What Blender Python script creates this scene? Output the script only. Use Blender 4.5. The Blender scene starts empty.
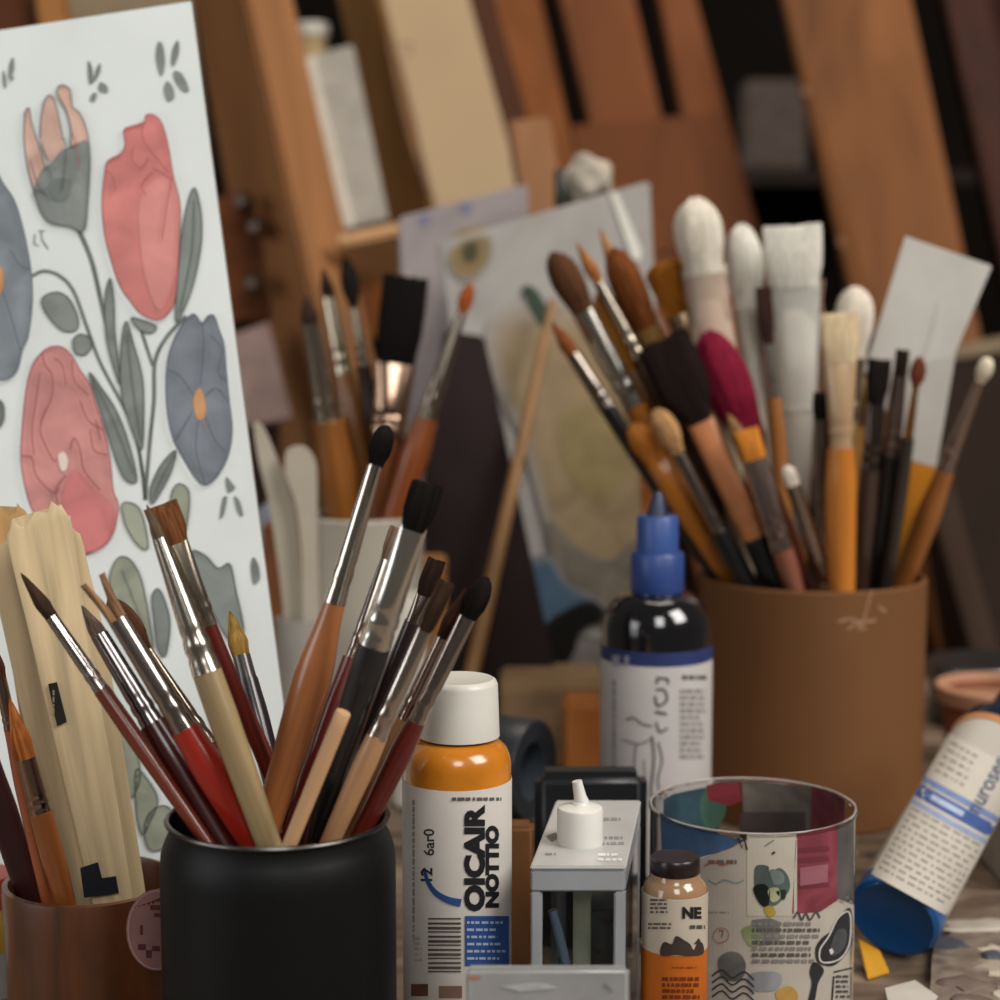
import bpy, bmesh, math, random
from mathutils import Vector, Matrix
PI = math.pi
# ------------------------------------------------------------------ camera
CAMZ, PITCH, F = 0.257, math.radians(6.5), 1866.0
FW = Vector((0, math.cos(PITCH), -math.sin(PITCH)))
UP = Vector((0, math.sin(PITCH), math.cos(PITCH)))
O = Vector((0, 0, CAMZ))
def ray(px, py):
    return FW + Vector((1, 0, 0)) * ((px - 500) / F) + UP * ((500 - py) / F)
def P(px, py, Y):
    d = ray(px, py)
    return O + d * (Y / d.y)
def dep(p):
    return (p - O).dot(FW)
def S(px, Y, py=600):
    return px / F * dep(P(500, py, Y))
def onplane(p0, n):
    def f(px, py):
        d = ray(px, py)
        return O + d * ((p0 - O).dot(n) / d.dot(n))
    return f
def oncyl(p0, ax, r):
    ax = ax.normalized()
    def f(px, py):
        d = ray(px, py); w = O - p0
        dp = d - ax * d.dot(ax); wp = w - ax * w.dot(ax)
        a = dp.dot(dp); b = 2 * dp.dot(wp); c = wp.dot(wp) - r * r
        q = max(0.0, b * b - 4 * a * c)
        t = (-b - math.sqrt(q)) / (2 * a)
        h = O + d * t
        v = h - p0; v2 = v - ax * v.dot(ax)
        return p0 + ax * v.dot(ax) + v2.normalized() * r
    return f
Zv = Vector((0, 0, 1))
# ------------------------------------------------------------------ materials
def lin(h):
    r = []
    for i in (0, 2, 4):
        c = int(h[i:i + 2], 16) / 255
        r.append(c / 12.92 if c <= 0.04045 else ((c + 0.055) / 1.055) ** 2.4)
    return (r[0], r[1], r[2], 1)
_M = {}
def mat(h, kind='plain', rough=0.5, var=0.12, scale=30.0, stretch=(1, 1, 1), metal=0.0, bump=0.0, trans=0.0, coat=0.0, h2=None, spec=0.5, alpha=1.0, dist=0.0, sss=0.0):
    key = (h, kind, rough, var, scale, stretch, metal, bump, trans, coat, h2, spec, alpha, dist, sss)
    if key in _M: return _M[key]
    m = bpy.data.materials.new('%s_%s' % (kind, h)); m.use_nodes = True
    nt = m.node_tree; b = nt.nodes['Principled BSDF']
    c = lin(h)
    tc = nt.nodes.new('ShaderNodeTexCoord'); mp = nt.nodes.new('ShaderNodeMapping')
    mp.inputs['Scale'].default_value = (scale * stretch[0], scale * stretch[1], scale * stretch[2])
    nt.links.new(tc.outputs['Object'], mp.inputs['Vector'])
    nz = nt.nodes.new('ShaderNodeTexNoise'); nz.inputs['Scale'].default_value = 1.0
    nz.inputs['Detail'].default_value = 5; nz.inputs['Distortion'].default_value = dist
    nt.links.new(mp.outputs[0], nz.inputs['Vector'])
    rp = nt.nodes.new('ShaderNodeValToRGB')
    lo = lin(h2) if h2 else tuple(x * (1 - var * 1.6) for x in c[:3]) + (1,)
    hi = c if h2 else tuple(min(1, x * (1 + var)) for x in c[:3]) + (1,)
    rp.color_ramp.elements[0].position = 0.32; rp.color_ramp.elements[1].position = 0.68
    rp.color_ramp.elements[0].color = lo; rp.color_ramp.elements[1].color = hi
    nt.links.new(nz.outputs['Fac'], rp.inputs['Fac'])
    nt.links.new(rp.outputs['Color'], b.inputs['Base Color'])
    b.inputs['Roughness'].default_value = rough; b.inputs['Metallic'].default_value = metal
    b.inputs['Specular IOR Level'].default_value = spec
    b.inputs['Transmission Weight'].default_value = trans
    b.inputs['Coat Weight'].default_value = coat; b.inputs['Coat Roughness'].default_value = 0.12
    b.inputs['Alpha'].default_value = alpha
    if sss:
        b.inputs['Subsurface Weight'].default_value = sss; b.inputs['Subsurface Scale'].default_value = 0.004
    if bump:
        bp = nt.nodes.new('ShaderNodeBump'); bp.inputs['Strength'].default_value = bump
        bp.inputs['Distance'].default_value = 0.001
        nt.links.new(nz.outputs['Fac'], bp.inputs['Height']); nt.links.new(bp.outputs[0], b.inputs['Normal'])
    _M[key] = m
    return m
def wood(h, rough=0.5, var=0.28, coat=0.0, s=90): return mat(h, 'wood', rough, var, s, (1, 1, 0.06), bump=0.15, coat=coat, dist=0.6)
def paintw(h, rough=0.28): return mat(h, 'lacquer', rough, 0.14, 60, (1, 1, 0.2), coat=0.35)
def metal(h, rough=0.2): return mat(h, 'metal', rough, 0.12, 120, (1, 1, 0.15), metal=1.0, bump=0.05)
def hairm(h, rough=0.75):
    light = int(h[:2], 16) > 190
    return mat(h, 'bristle', rough, 0.14 if light else 0.35, 900, (1, 1, 0.03), bump=0.2 if light else 0.5, spec=0.25 if light else .1)
def plast(h, rough=0.35, trans=0.0, alpha=1.0, sss=0.0): return mat(h, 'plastic', rough, 0.05, 40, trans=trans, alpha=alpha, sss=sss)
def paper(h, var=0.06, rough=0.8): return mat(h, 'paper', rough, var, 60, bump=0.05, spec=0.2)
def wash(h, var=0.16): return mat(h, 'watercolour', 0.85, var, 45, spec=0.15, dist=1.0)
def ink(h): return mat(h, 'ink', 0.6, 0.1, 200, spec=0.3)
def bw(h, var=0.2, s=18, rough=0.5, stretch=(1, 1, 0.08)):
    h = '%02X%02X%02X' % (int(int(h[:2], 16) * .86), int(int(h[2:4], 16) * .83), int(int(h[4:], 16) * .74))
    return mat(h, 'timber', max(rough, .65), var, s, stretch, bump=0.1, dist=0.8, spec=.18)
def glass(h='F4F6F6', rough=0.03, ior=1.45):
    key = ('glass', h, rough, ior)
    if key in _M: return _M[key]
    m = bpy.data.materials.new('clear_' + h); m.use_nodes = True
    b = m.node_tree.nodes['Principled BSDF']
    b.inputs['Base Color'].default_value = lin(h); b.inputs['Roughness'].default_value = rough
    b.inputs['Transmission Weight'].default_value = 1.0; b.inputs['IOR'].default_value = ior
    _M[key] = m; return m
# ------------------------------------------------------------------ objects
COL = bpy.context.scene.collection
_root = {}
def thing(name, label, cat, M=None, group=None, loc=None):
    o = bpy.data.objects.new(name, None); COL.objects.link(o)
    o.empty_display_size = 0.02
    if M is None: M = Matrix.Translation(loc if loc is not None else Vector((0, 0, 0)))
    o.matrix_world = M
    _root[o.name] = M.copy()
    tagit(o, label, cat, group); return o
def tagit(o, label, cat, group=None, kind=None):
    if label: o['label'] = label
    if cat: o['category'] = cat
    if group: o['group'] = group
    if kind: o['kind'] = kind
    return o
def part(name, bm, m, parent=None, local=False, smooth=True, label=None, sharp=40):
    """bm in world coordinates (or already local); becomes one mesh object"""
    bmesh.ops.remove_doubles(bm, verts=bm.verts, dist=1e-7)
    R = None
    if parent is not None:
        R = _root[parent.name] if parent.name in _root else parent.matrix_world.copy()
        _root.setdefault(parent.name, R)
        if not local: bm.transform(R.inverted())
    me = bpy.data.meshes.new(name); 
    if smooth:
        for f in bm.faces: f.smooth = True
        for e in bm.edges:
            if len(e.link_faces) == 2 and e.calc_face_angle(0) > math.radians(sharp): e.smooth = False
    bm.to_mesh(me); bm.free()
    for x in (m if isinstance(m, (list, tuple)) else [m]): me.materials.append(x)
    o = bpy.data.objects.new(name, me); COL.objects.link(o)
    if parent is not None:
        o.parent = parent
        _root[o.name] = R
    if label: o['label'] = label
    return o
def struct(name, bm, m):
    o = part(name, bm, m, smooth=False); o['kind'] = 'structure'; return o
# ------------------------------------------------------------------ shapes
def loft(bm, secs, n=20, M=None, ex=2.0, cap=True, mi=0):
    """secs: (z, a, b[, dx, dy]) superellipse rings"""
    rings = []
    for s in secs:
        z, a, b = s[:3]; dx = s[3] if len(s) > 3 else 0; dy = s[4] if len(s) > 4 else 0
        r = []
        for i in range(n):
            t = 2 * PI * i / n; c, q = math.cos(t), math.sin(t)
            x = math.copysign(abs(c) ** (2 / ex), c) * a; y = math.copysign(abs(q) ** (2 / ex), q) * b
            v = Vector((x + dx, y + dy, z))
            r.append(bm.verts.new(M @ v if M else v))
        rings.append(r)
    for A, B in zip(rings, rings[1:]):
        for i in range(n):
            f = bm.faces.new((A[i], A[(i + 1) % n], B[(i + 1) % n], B[i])); f.material_index = mi
    if cap:
        f = bm.faces.new(list(reversed(rings[0]))); f.material_index = mi
        f = bm.faces.new(rings[-1]); f.material_index = mi
    return rings
def lathe(prof, M=None, n=48, closed=False):
    bm = bmesh.new(); rings = []
    for r, z in prof:
        if r < 1e-6:
            rings.append([bm.verts.new(M @ Vector((0, 0, z)) if M else Vector((0, 0, z)))]); continue
        rings.append([bm.verts.new((M @ Vector((r * math.cos(2 * PI * i / n), r * math.sin(2 * PI * i / n), z))) if M else Vector((r * math.cos(2 * PI * i / n), r * math.sin(2 * PI * i / n), z))) for i in range(n)])
    prs = list(zip(rings, rings[1:]))
    if closed: prs.append((rings[-1], rings[0]))
    for A, B in prs:
        for i in range(n):
            j = (i + 1) % n
            if len(A) == 1 and len(B) == 1: continue
            if len(A) == 1: bm.faces.new((A[0], B[j], B[i]))
            elif len(B) == 1: bm.faces.new((A[i], A[j], B[0]))
            else: bm.faces.new((A[i], A[j], B[j], B[i]))
    bmesh.ops.recalc_face_normals(bm, faces=bm.faces)
    return bm
def prism(top, bot, bevel=0.0015):
    bm = bmesh.new()
    a = [bm.verts.new(p) for p in top]; b = [bm.verts.new(p) for p in bot]
    n = len(a)
    bm.faces.new(a); bm.faces.new(list(reversed(b)))
    for i in range(n): bm.faces.new((a[i], b[i], b[(i + 1) % n], a[(i + 1) % n]))
    bmesh.ops.recalc_face_normals(bm, faces=bm.faces)
    if bevel: bmesh.ops.bevel(bm, geom=list(bm.edges), offset=bevel, segments=2, affect='EDGES', clamp_overlap=True)
    return bm
def box(c, s, rz=0, bevel=0.001, seg=2, M=None):
    bm = bmesh.new(); bmesh.ops.create_cube(bm, size=1)
    bmesh.ops.scale(bm, vec=s, verts=bm.verts)
    if bevel: bmesh.ops.bevel(bm, geom=list(bm.edges), offset=bevel, segments=seg, affect='EDGES', clamp_overlap=True)
    bm.transform(M if M else Matrix.Translation(c) @ Matrix.Rotation(rz, 4, 'Z'))
    return bm
def slab(pts, th, bevel=0.0012):
    """pts: world polygon (front face), thickness backwards along its normal"""
    n = Vector((0, 0, 0))
    for i in range(len(pts)): n += pts[i].cross(pts[(i + 1) % len(pts)])
    n.normalize()
    if n.dot(pts[0] - O) < 0: n = -n
    return prism(pts, [p + n * th for p in pts], bevel)
def tube(path, r, n=10, taper=None):
    bm = bmesh.new(); rings = []
    for i, p in enumerate(path):
        t = (path[min(i + 1, len(path) - 1)] - path[max(i - 1, 0)]).normalized()
        s = t.cross(Vector((0.3, 1, 0.2))).normalized(); u = s.cross(t)
        rr = r if taper is None else r * taper[i]
        rings.append([bm.verts.new(p + (s * math.cos(2 * PI * k / n) + u * math.sin(2 * PI * k / n)) * rr) for k in range(n)])
    for A, B in zip(rings, rings[1:]):
        for k in range(n): bm.faces.new((A[k], A[(k + 1) % n], B[(k + 1) % n], B[k]))
    bm.faces.new(list(reversed(rings[0]))); bm.faces.new(rings[-1])
    bmesh.ops.recalc_face_normals(bm, faces=bm.faces)
    return bm
# ------------------------------------------------------------------ decals (2-D shapes laid on a real surface)
def smooth2(pts, closed=True, k=6):
    out = []; n = len(pts)
    rng = range(n) if closed else range(n - 1)
    for i in rng:
        g = (lambda j: pts[j % n]) if closed else (lambda j: pts[min(max(j, 0), n - 1)])
        p0, p1, p2, p3 = g(i - 1), g(i), g(i + 1), g(i + 2)
        for s in range(k):
            t = s / k
            out.append(tuple(0.5 * ((2 * p1[a]) + (-p0[a] + p2[a]) * t + (2 * p0[a] - 5 * p1[a] + 4 * p2[a] - p3[a]) * t * t + (-p0[a] + 3 * p1[a] - 3 * p2[a] + p3[a]) * t ** 3) for a in (0, 1)))
    if not closed: out.append(tuple(pts[-1]))
    return out
class Decal:
    def __init__(s): s.bm = bmesh.new(); s.mats = []
    def mi(s, m):
        if m not in s.mats: s.mats.append(m)
        return s.mats.index(m)
    def poly(s, pts, m, lay=0, smooth=False):
        if smooth: pts = smooth2(pts)
        vs = [s.bm.verts.new((x, y, lay)) for x, y in pts]
        f = s.bm.faces.new(vs); f.material_index = s.mi(m)
    def soft(s, pts, c_in, c_bg, lay=0, n=6):
        pts = smooth2(pts); cx = sum(p[0] for p in pts) / len(pts); cy = sum(p[1] for p in pts) / len(pts)
        for i in range(n):
            t = (i + 1) / (n + 0.0); q = 1.12 - .3 * i / n
            c = ''.join('%02X' % int(int(c_bg[j:j + 2], 16) * (1 - t) + int(c_in[j:j + 2], 16) * t) for j in (0, 2, 4))
            s.poly([(cx + (x - cx) * q, cy + (y - cy) * q) for x, y in pts], wash(c, .1), lay + i * .15)
    def rect(s, x0, y0, x1, y1, m, lay=0): s.poly([(x0, y0), (x1, y0), (x1, y1), (x0, y1)], m, lay)
    def stroke(s, pts, w, m, lay=0, smooth=True, closed=False):
        if smooth: pts = smooth2(pts, closed)
        if closed: pts = pts + [pts[0]]
        L = []; n = len(pts)
        for i, p in enumerate(pts):
            a = pts[max(i - 1, 0)]; b = pts[min(i + 1, n - 1)]
            dx, dy = b[0] - a[0], b[1] - a[1]; q = math.hypot(dx, dy) or 1
            ww = (w if not isinstance(w, (list, tuple)) else w[0] + (w[1] - w[0]) * i / (n - 1)) / 2
            L.append((s.bm.verts.new((p[0] - dy / q * ww, p[1] + dx / q * ww, lay)), s.bm.verts.new((p[0] + dy / q * ww, p[1] - dx / q * ww, lay))))
        for A, B in zip(L, L[1:]):
            f = s.bm.faces.new((A[0], A[1], B[1], B[0])); f.material_index = s.mi(m)
    def text(s, t, x, y, size, m, rot=0, lay=0, sx=1.0, bold=0.0):
        """x,y = start of the baseline in image pixels; rot in degrees counter-clockwise"""
        cu = bpy.data.curves.new('t', 'FONT'); cu.body = t; cu.size = size; cu.resolution_u = 3; cu.offset = bold
        ob = bpy.data.objects.new('t', cu); COL.objects.link(ob)
        dg = bpy.context.evaluated_depsgraph_get()
        me = bpy.data.meshes.new_from_object(ob.evaluated_get(dg))
        mi = s.mi(m); c, q = math.cos(math.radians(rot)), math.sin(math.radians(rot))
        vs = []
        for v in me.vertices:
            a, b = v.co.x * sx, v.co.y
            vs.append(s.bm.verts.new((x + a * c - b * q, y - (a * q + b * c), lay)))
        for p in me.polygons:
            try: f = s.bm.faces.new([vs[i] for i in p.vertices]); f.material_index = mi
            except ValueError: pass
        bpy.data.objects.remove(ob); bpy.data.curves.remove(cu); bpy.data.meshes.remove(me)
    def lines(s, x0, y0, x1, y1, rows, m, seed=0, vertical=False, lay=0, fill=0.5):
        r = random.Random(seed); h = ((x1 - x0) if vertical else (y1 - y0)) / rows
        a0, a1 = (y0, y1) if vertical else (x0, x1)
        for k in range(rows):
            b = (x0 if vertical else y0) + (k + 0.5) * h; a = a0; end = a1 - r.random() * 0.25 * (a1 - a0)
            while a < end:
                l = r.uniform(2, 8); e = min(a + l, end)
                q = (a, b - h * fill / 2, e, b + h * fill / 2)
                if vertical: s.rect(q[1], q[0], q[3], q[2], m, lay)
                else: s.rect(*q, m, lay)
                a = e + r.uniform(1, 2.2)
    def build(s, name, fn, parent, step=6.0, eps=0.00012, curved=True, label=None):
        bm = s.bm
        bmesh.ops.triangulate(bm, faces=bm.faces)
        if curved and bm.verts:
            for ax in (0, 1):
                lo = min(v.co[ax] for v in bm.verts); hi = max(v.co[ax] for v in bm.verts)
                if ax == 1 and curved != 'both': continue
                x = lo + step
                while x < hi:
                    co = Vector((x, 0, 0)) if ax == 0 else Vector((0, x, 0)); no = Vector((1, 0, 0)) if ax == 0 else Vector((0, 1, 0))
                    bmesh.ops.bisect_plane(bm, geom=list(bm.verts) + list(bm.edges) + list(bm.faces), plane_co=co, plane_no=no)
                    x += step
        for v in bm.verts:
            p = fn(v.co.x, v.co.y); d = (O - p).normalized()
            v.co = p + d * (eps * (1 + v.co.z))
        return part(name, bm, s.mats, parent, smooth=False, label=label)
# ------------------------------------------------------------------ holders the brushes stand in: centre px, depth, rim height, inner radius, floor height
def H(px, py, Y, z, r, fl):
    c = P(px, py, Y); return dict(c=Vector((c.x, Y, 0)), z=z, r=r, fl=fl)
HOLD = {
    'can': H(278, 829, 0.56, 0.0946, 0.0325, 0.003),
    'cup': H(90, 880, 0.62, 0.0555, 0.0262, 0.003),
    'big': H(812, 575, 0.91, 0.1165, 0.0525, 0.004),
    'pot': H(364, 512, 0.98, 0.1380, 0.0290, 0.004),
}
# ------------------------------------------------------------------ brush table (all widths and lengths in image pixels)
# id: (holder, tip, entry, tip depth offset, entry depth offset, hair(len,w,shape,colour), ferrule(len,w_tip,w_base,colour), handle(w_top,w_bulge,w_entry,colour,bulge_at), label)
BR = {
 # --- front black can, right-leaning group
 'a': ('can', (387,426), (268,836), -.015, .000, (40,23,'dome','14110F'), (142,15,22,'B9B2A8'), (22,40,27,'A9683C',85), 'orange-brown handled paintbrush with a round black tip, tallest in the black can'),
 'b': ('can', (428,484), (310,838), -.030, -.018, (44,31,'flat','15120F'), (122,27,33,'D6D3CC'), (34,35,22,'17191C',30), 'black handled paintbrush with a wide shiny silver ferrule in the black can'),
 'c': ('can', (343,713), (289,840), -.040, -.028, None, None, (16,16,15,'C79C72',60), 'pale wooden stick with a cut flat end in front of the black brush handle'),
 'd': ('can', (447,582), (326,840), -.022, -.022, (50,17,'flat','3A2A1E'), (118,15,20,'C2B8B0'), (21,24,20,'BC8E66',30), 'pale wood handled brush with a long silver ferrule, left of the two pale ones'),
 'e': ('can', (466,588), (347,840), -.012, -.014, (54,15,'round','3B2418'), (88,14,18,'B5A79E'), (18,21,17,'B78558',30), 'pale wood handled brush between another pale handle and the dark red handle'),
 'f': ('can', (487,578), (360,836), -.006, -.004, (44,22,'filbert','17110F'), (116,18,17,'A89C96'), (19,24,19,'5B1B16',30), 'dark red handled brush with black hair, rightmost in the black can'),
 'g': ('can', (398,528), (298,812), .022, .010, (30,16,'flat','6A5346'), (108,13,17,'968C86'), (22,26,20,'5E1A14',60), 'deep red handled brush between the orange-brown and the black handle'),
 'h': ('can', (437,560), (338,822), .024, .018, (36,18,'flat','2A1B15'), (30,14,15,'8C8078'), (17,20,16,'241A1A',60), 'dark brush with short ferrule behind the pale wood handles'),
 'i': ('can', (412,602), (322,806), .040, .022, None, None, (22,22,16,'C9C2B4',60), 'flat white stick end showing behind the silver ferrules'),
 # --- left-leaning group
 'j': ('can', (21,573), (200,832), .000, -.002, (54,14,'round','3C2A20'), (88,13,16,'A9A09B'), (17,18,14,'6A2D1B',60), 'thin red-brown brush with a pointed dark tip leaning furthest left in the black can'),
 'k': ('can', (93,580), (250,838), -.012, -.018, (46,22,'fork','8C6A50'), (128,19,24,'A99F9A'), (28,34,30,'9A2416',50), 'bright red handled brush with split tan bristles in the black can'),
 'l': ('can', (110,598), (262,822), .018, .012, (64,23,'filbert','5B3B2A'), (110,14,20,'B5A795'), (20,22,18,'7A2A1C',50), 'brush with a thick rounded brown head just right of the split bristle brush'),
 'm': ('can', (82,606), (222,836), .012, -.008, (34,14,'round','6B5A50'), (104,18,24,'8E8788'), (30,34,30,'4A1513',40), 'dark maroon handled brush just left of the bright red handle'),
 'n': ('can', (147,505), (266,836), -.004, -.014, (36,11,'round','5F5040'), (140,14,30,'BBB3A8'), (30,31,26,'97815C',50), 'olive-tan handled brush with a long ferrule and thin worn tip'),
 'o': ('can', (160,505), (288,820), .004, .004, (38,33,'flat','6E4426'), (90,26,17,'B8AFA0'), (16,17,13,'57160F',60), 'dark red handled brush with a flat square brown bristle head'),
 'p': ('can', (230,612), (276,790), .052, .024, (46,19,'round','8A6A34'), (24,18,19,'3B332F'), (21,24,22,'2A2024',40), 'dark handled brush with a yellow-brown tip against the flower drawing'),
 'q': ('can', (178,560), (292,806), .018, .018, (30,9,'round','7A4A30'), (40,9,10,'9E948A'), (10,11,10,'6B1F16',60), 'very thin red handled brush behind the flat square brown brush'),
 # --- wooden cup at the left
 's1': ('cup', (36,516), (112,896), -.004, -.008, None, None, (66,56,40,'CDB68E',150), 'wide pale wooden paddle with ragged top, middle of the wooden cup'),
 's2': ('cup', (62,532), (128,892), .008, .006, None, None, (36,46,34,'C3AD86',120), 'pale wooden paddle on the right side of the wooden cup'),
 's3': ('cup', (10,540), (84,900), .010, .000, None, None, (50,46,32,'B59F7B',150), 'pale wooden paddle on the left side of the wooden cup'),
 's4': ('cup', (8,512), (58,870), .026, .014, None, None, (38,34,26,'B08955',150), 'tan wooden slat peeping out at the far left behind the pale paddles'),
 't1': ('cup', (-8,640), (48,902), -.014, -.014, (40,13,'round','4A2A1C'), (50,12,14,'A08A7E'), (14,17,13,'9B5330',60), 'thin orange-brown handled brush at the far left in the wooden cup'),
 't2': ('cup', (10,700), (66,904), -.022, -.020, (60,18,'round','A8622F'), (56,20,22,'A98F80'), (23,24,20,'8A4E22',50), 'short orange-tipped brush at the front left of the wooden cup'),
 't3': ('cup', (-14,760), (30,896), -.004, -.006, None, None, (26,30,26,'2E0E0E',60), 'dark burgundy handle at the left edge of the wooden cup'),
 # --- big brown holder, right side
 'R1': ('big', (989,358), (904,586), -.020, -.014, (24,16,'dome','DCCFB8'), (96,9,17,'A3938C'), (18,25,21,'9C5F2C',50), 'brush with a small cream tip leaning furthest right in the brown holder'),
 'R3': ('big', (903,350), (866,588), -.030, -.030, (24,13,'flat','2A1C18'), (82,14,22,'A4928A'), (23,25,22,'121213',30), 'black handled brush with a pinkish silver ferrule in the brown holder'),
 'R4': ('big', (880,360), (852,590), -.012, -.016, (42,22,'flat','1D1714'), (66,17,20,'6A615C'), (20,22,18,'3A2A22',50), 'brush with a square black tip left of the black handled brush'),
 'R5': ('big', (920,357), (884,584), -.022, -.018, (30,14,'filbert','6E3A26'), (52,6,10,'B07A42'), (13,15,14,'2B2521',50), 'thin brush with a reddish leaf-shaped tip in front of the white scraper'),
 'R6': ('big', (840,314), (834,590), -.026, -.028, (46,38,'flat','CDB692'), (88,33,21,'B59672'), (27,31,27,'C4782A',40), 'yellow-orange handled brush with a flat cream bristle head'),
 'R7': ('big', (856,288), (840,560), .008, .004, (70,38,'dome','D3C9B8'), (60,30,22,'B8A894'), (20,22,20,'A98A5C',50), 'round-headed cream brush behind the flat cream brush'),
 'R8': ('big', (792,226), (800,560), .000, .008, (60,56,'flat','D8D3C6'), (120,52,38,'C9C5BB'), (38,36,30,'C2BCB0',60), 'widest white brush with a square head and a plastic sleeve'),
 'R9': ('big', (741,225), (776,560), .020, .022, (84,36,'dome','D9D5C9'), (100,30,20,'BCB8AE'), (18,18,16,'BDB6A8',60), 'slim white brush with rounded head between the oval and the wide white brush'),
 'R10': ('big', (694,199), (742,560), .016, .022, (76,48,'mop','D6CDBC'), (76,40,44,'BFA896'), (30,28,20,'B9A890',60), 'large oval white mop brush at the left of the white brushes'),
 'R11': ('big', (763,288), (788,560), -.006, .000, (54,15,'flat','3A2620'), (56,12,14,'C9C6BC'), (16,18,15,'9A6434',40), 'narrow dark tipped brush in front of the wide white brush'),
 'R12': ('big', (821,393), (812,586), -.034, -.032, (24,15,'flat','15110F'), (110,13,15,'8F857C'), (16,16,14,'6A5040',40), 'short thin brush with a black tip left of the yellow-orange handle'),
 'R13': ('big', (869,318), (850,570), .024, .016, (50,12,'filbert','6E3024'), (60,10,11,'B08E60'), (12,14,12,'A8763C',40), 'thin reddish tipped brush behind the cream round brush'),
 # --- big brown holder, left-leaning group
 'C1': ('big', (706,334), (812,590), -.026, -.020, (112,48,'mop','7A1730'), (26,36,20,'6E3A24'), (14,16,14,'8A4A28',40), 'crimson round soft-headed brush'),
 'C2': ('big', (662,340), (778,590), -.034, -.034, (88,52,'flat','1E120F'), (128,27,26,'B5754A'), (26,28,26,'101416',20), 'big dark brown headed brush with copper ferrule and black handle'),
 'C3': ('big', (655,410), (750,588), -.042, -.029, (48,25,'dome','B48A5C'), (88,14,15,'9A9088'), (20,22,20,'16181A',20), 'brush with a rounded tan tip and grey ferrule below the dark brown head'),
 'C4': ('big', (632,425), (742,588), -.030, -.022, (46,26,'dome','C47A2E'), (16,24,25,'B87234'), (26,29,26,'B8701F',40), 'orange-yellow handle at the left of the brown holder'),
 'C5': ('big', (552,322), (716,580), -.012, .004, (38,15,'round','8A4E2C'), (62,14,18,'8D837A'), (17,18,16,'17110F',40), 'brush with black handle leaning furthest left, rust-brown tip'),
 'C6': ('big', (553,253), (728,584), .004, .012, (66,32,'dome','5A3A24'), (106,24,22,'BDB8AE'), (22,27,22,'A4621E',60), 'round brown headed brush with a bright silver ferrule leaning left'),
 'C7': ('big', (577,243), (760,580), .012, .020, (44,13,'round','B0713C'), (84,10,14,'C4B8A6'), (14,16,14,'3A241A',40), 'thin orange tipped brush with a white ferrule leaning left'),
 'C8': ('big', (612,250), (752,574), .026, .030, (84,33,'dome','7A4520'), (40,26,22,'7A5A30'), (20,22,18,'5A3218',40), 'rounded brown bristle brush behind the thin white ferrule'),
 'C9': ('big', (664,262), (762,572), .002, .020, (54,46,'fan','AE6D22'), (60,30,20,'B59A7A'), (20,20,18,'A88258',40), 'golden fluffy headed brush left of the oval white mop'),
 'C10': ('big', (600,229), (724,570), .034, .040, (56,13,'round','B07C4A'), (60,10,12,'BBA890'), (12,14,12,'8A5A30',40), 'thin tan pointed tip rising behind the rounded brown brush'),
 'C11': ('big', (600,292), (726,580), .018, .026, (84,28,'dome','B77A2E'), (50,20,20,'7E5A34'), (20,24,20,'2A1A12',40), 'yellow-ochre bristle brush behind the silver ferrule'),
 'C12': ('big', (746,430), (792,590), -.044, -.038, (28,24,'flat','C67A26'), (94,26,24,'B3A096'), (22,22,18,'8A5442',20), 'short orange bristle brush with a pinkish ferrule at the holder front'),
 'C13': ('big', (786,466), (832,592), -.044, -.044, (20,15,'dome','D2C6B6'), (100,16,15,'C4B8AC'), (15,16,15,'C29A7C',20), 'pale shiny brush handle at the front centre of the brown holder'),
 'C14': ('big', (728,414), (806,590), -.036, -.036, (30,15,'round','8C6A46'), (84,15,17,'A38C80'), (18,18,16,'4A1C1A',20), 'small brush with a pointed tan tip left of the orange bristle brush'),
 # --- white pot behind the black can
 'W1': ('pot', (306,296), (350,516), -.004, -.008, (28,16,'round','3A2A20'), (98,17,26,'B9AE9E'), (33,40,36,'84501F',60), 'thick brown handled brush with white ferrule, leftmost of the blurred group'),
 'W2': ('pot', (323,268), (375,516), .004, .006, (30,12,'round','33221A'), (78,14,18,'B3A894'), (20,30,28,'80501F',60), 'brown handled brush with a short white ferrule, second from left of the blurred group'),
 'W3': ('pot', (346,258), (392,516), .010, .012, (50,16,'filbert','1C1813'), (60,8,12,'8F8575'), (16,18,14,'2B1A12',60), 'dark slender brush between the white ferrules and the square black brush'),
 'W4': ('pot', (406,278), (378,516), -.006, .000, (84,44,'flat','0E0909'), (72,40,34,'A88C78'), (28,30,24,'6E3C1E',40), 'wide brush with a square black bristle head and tan ferrule'),
 'W5': ('pot', (471,284), (394,516), -.002, -.010, (30,13,'filbert','9A5026'), (112,10,19,'A99E90'), (24,30,24,'8E4A20',40), 'brush with rust tip and long grey ferrule leaning right behind the can brushes'),
}
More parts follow.
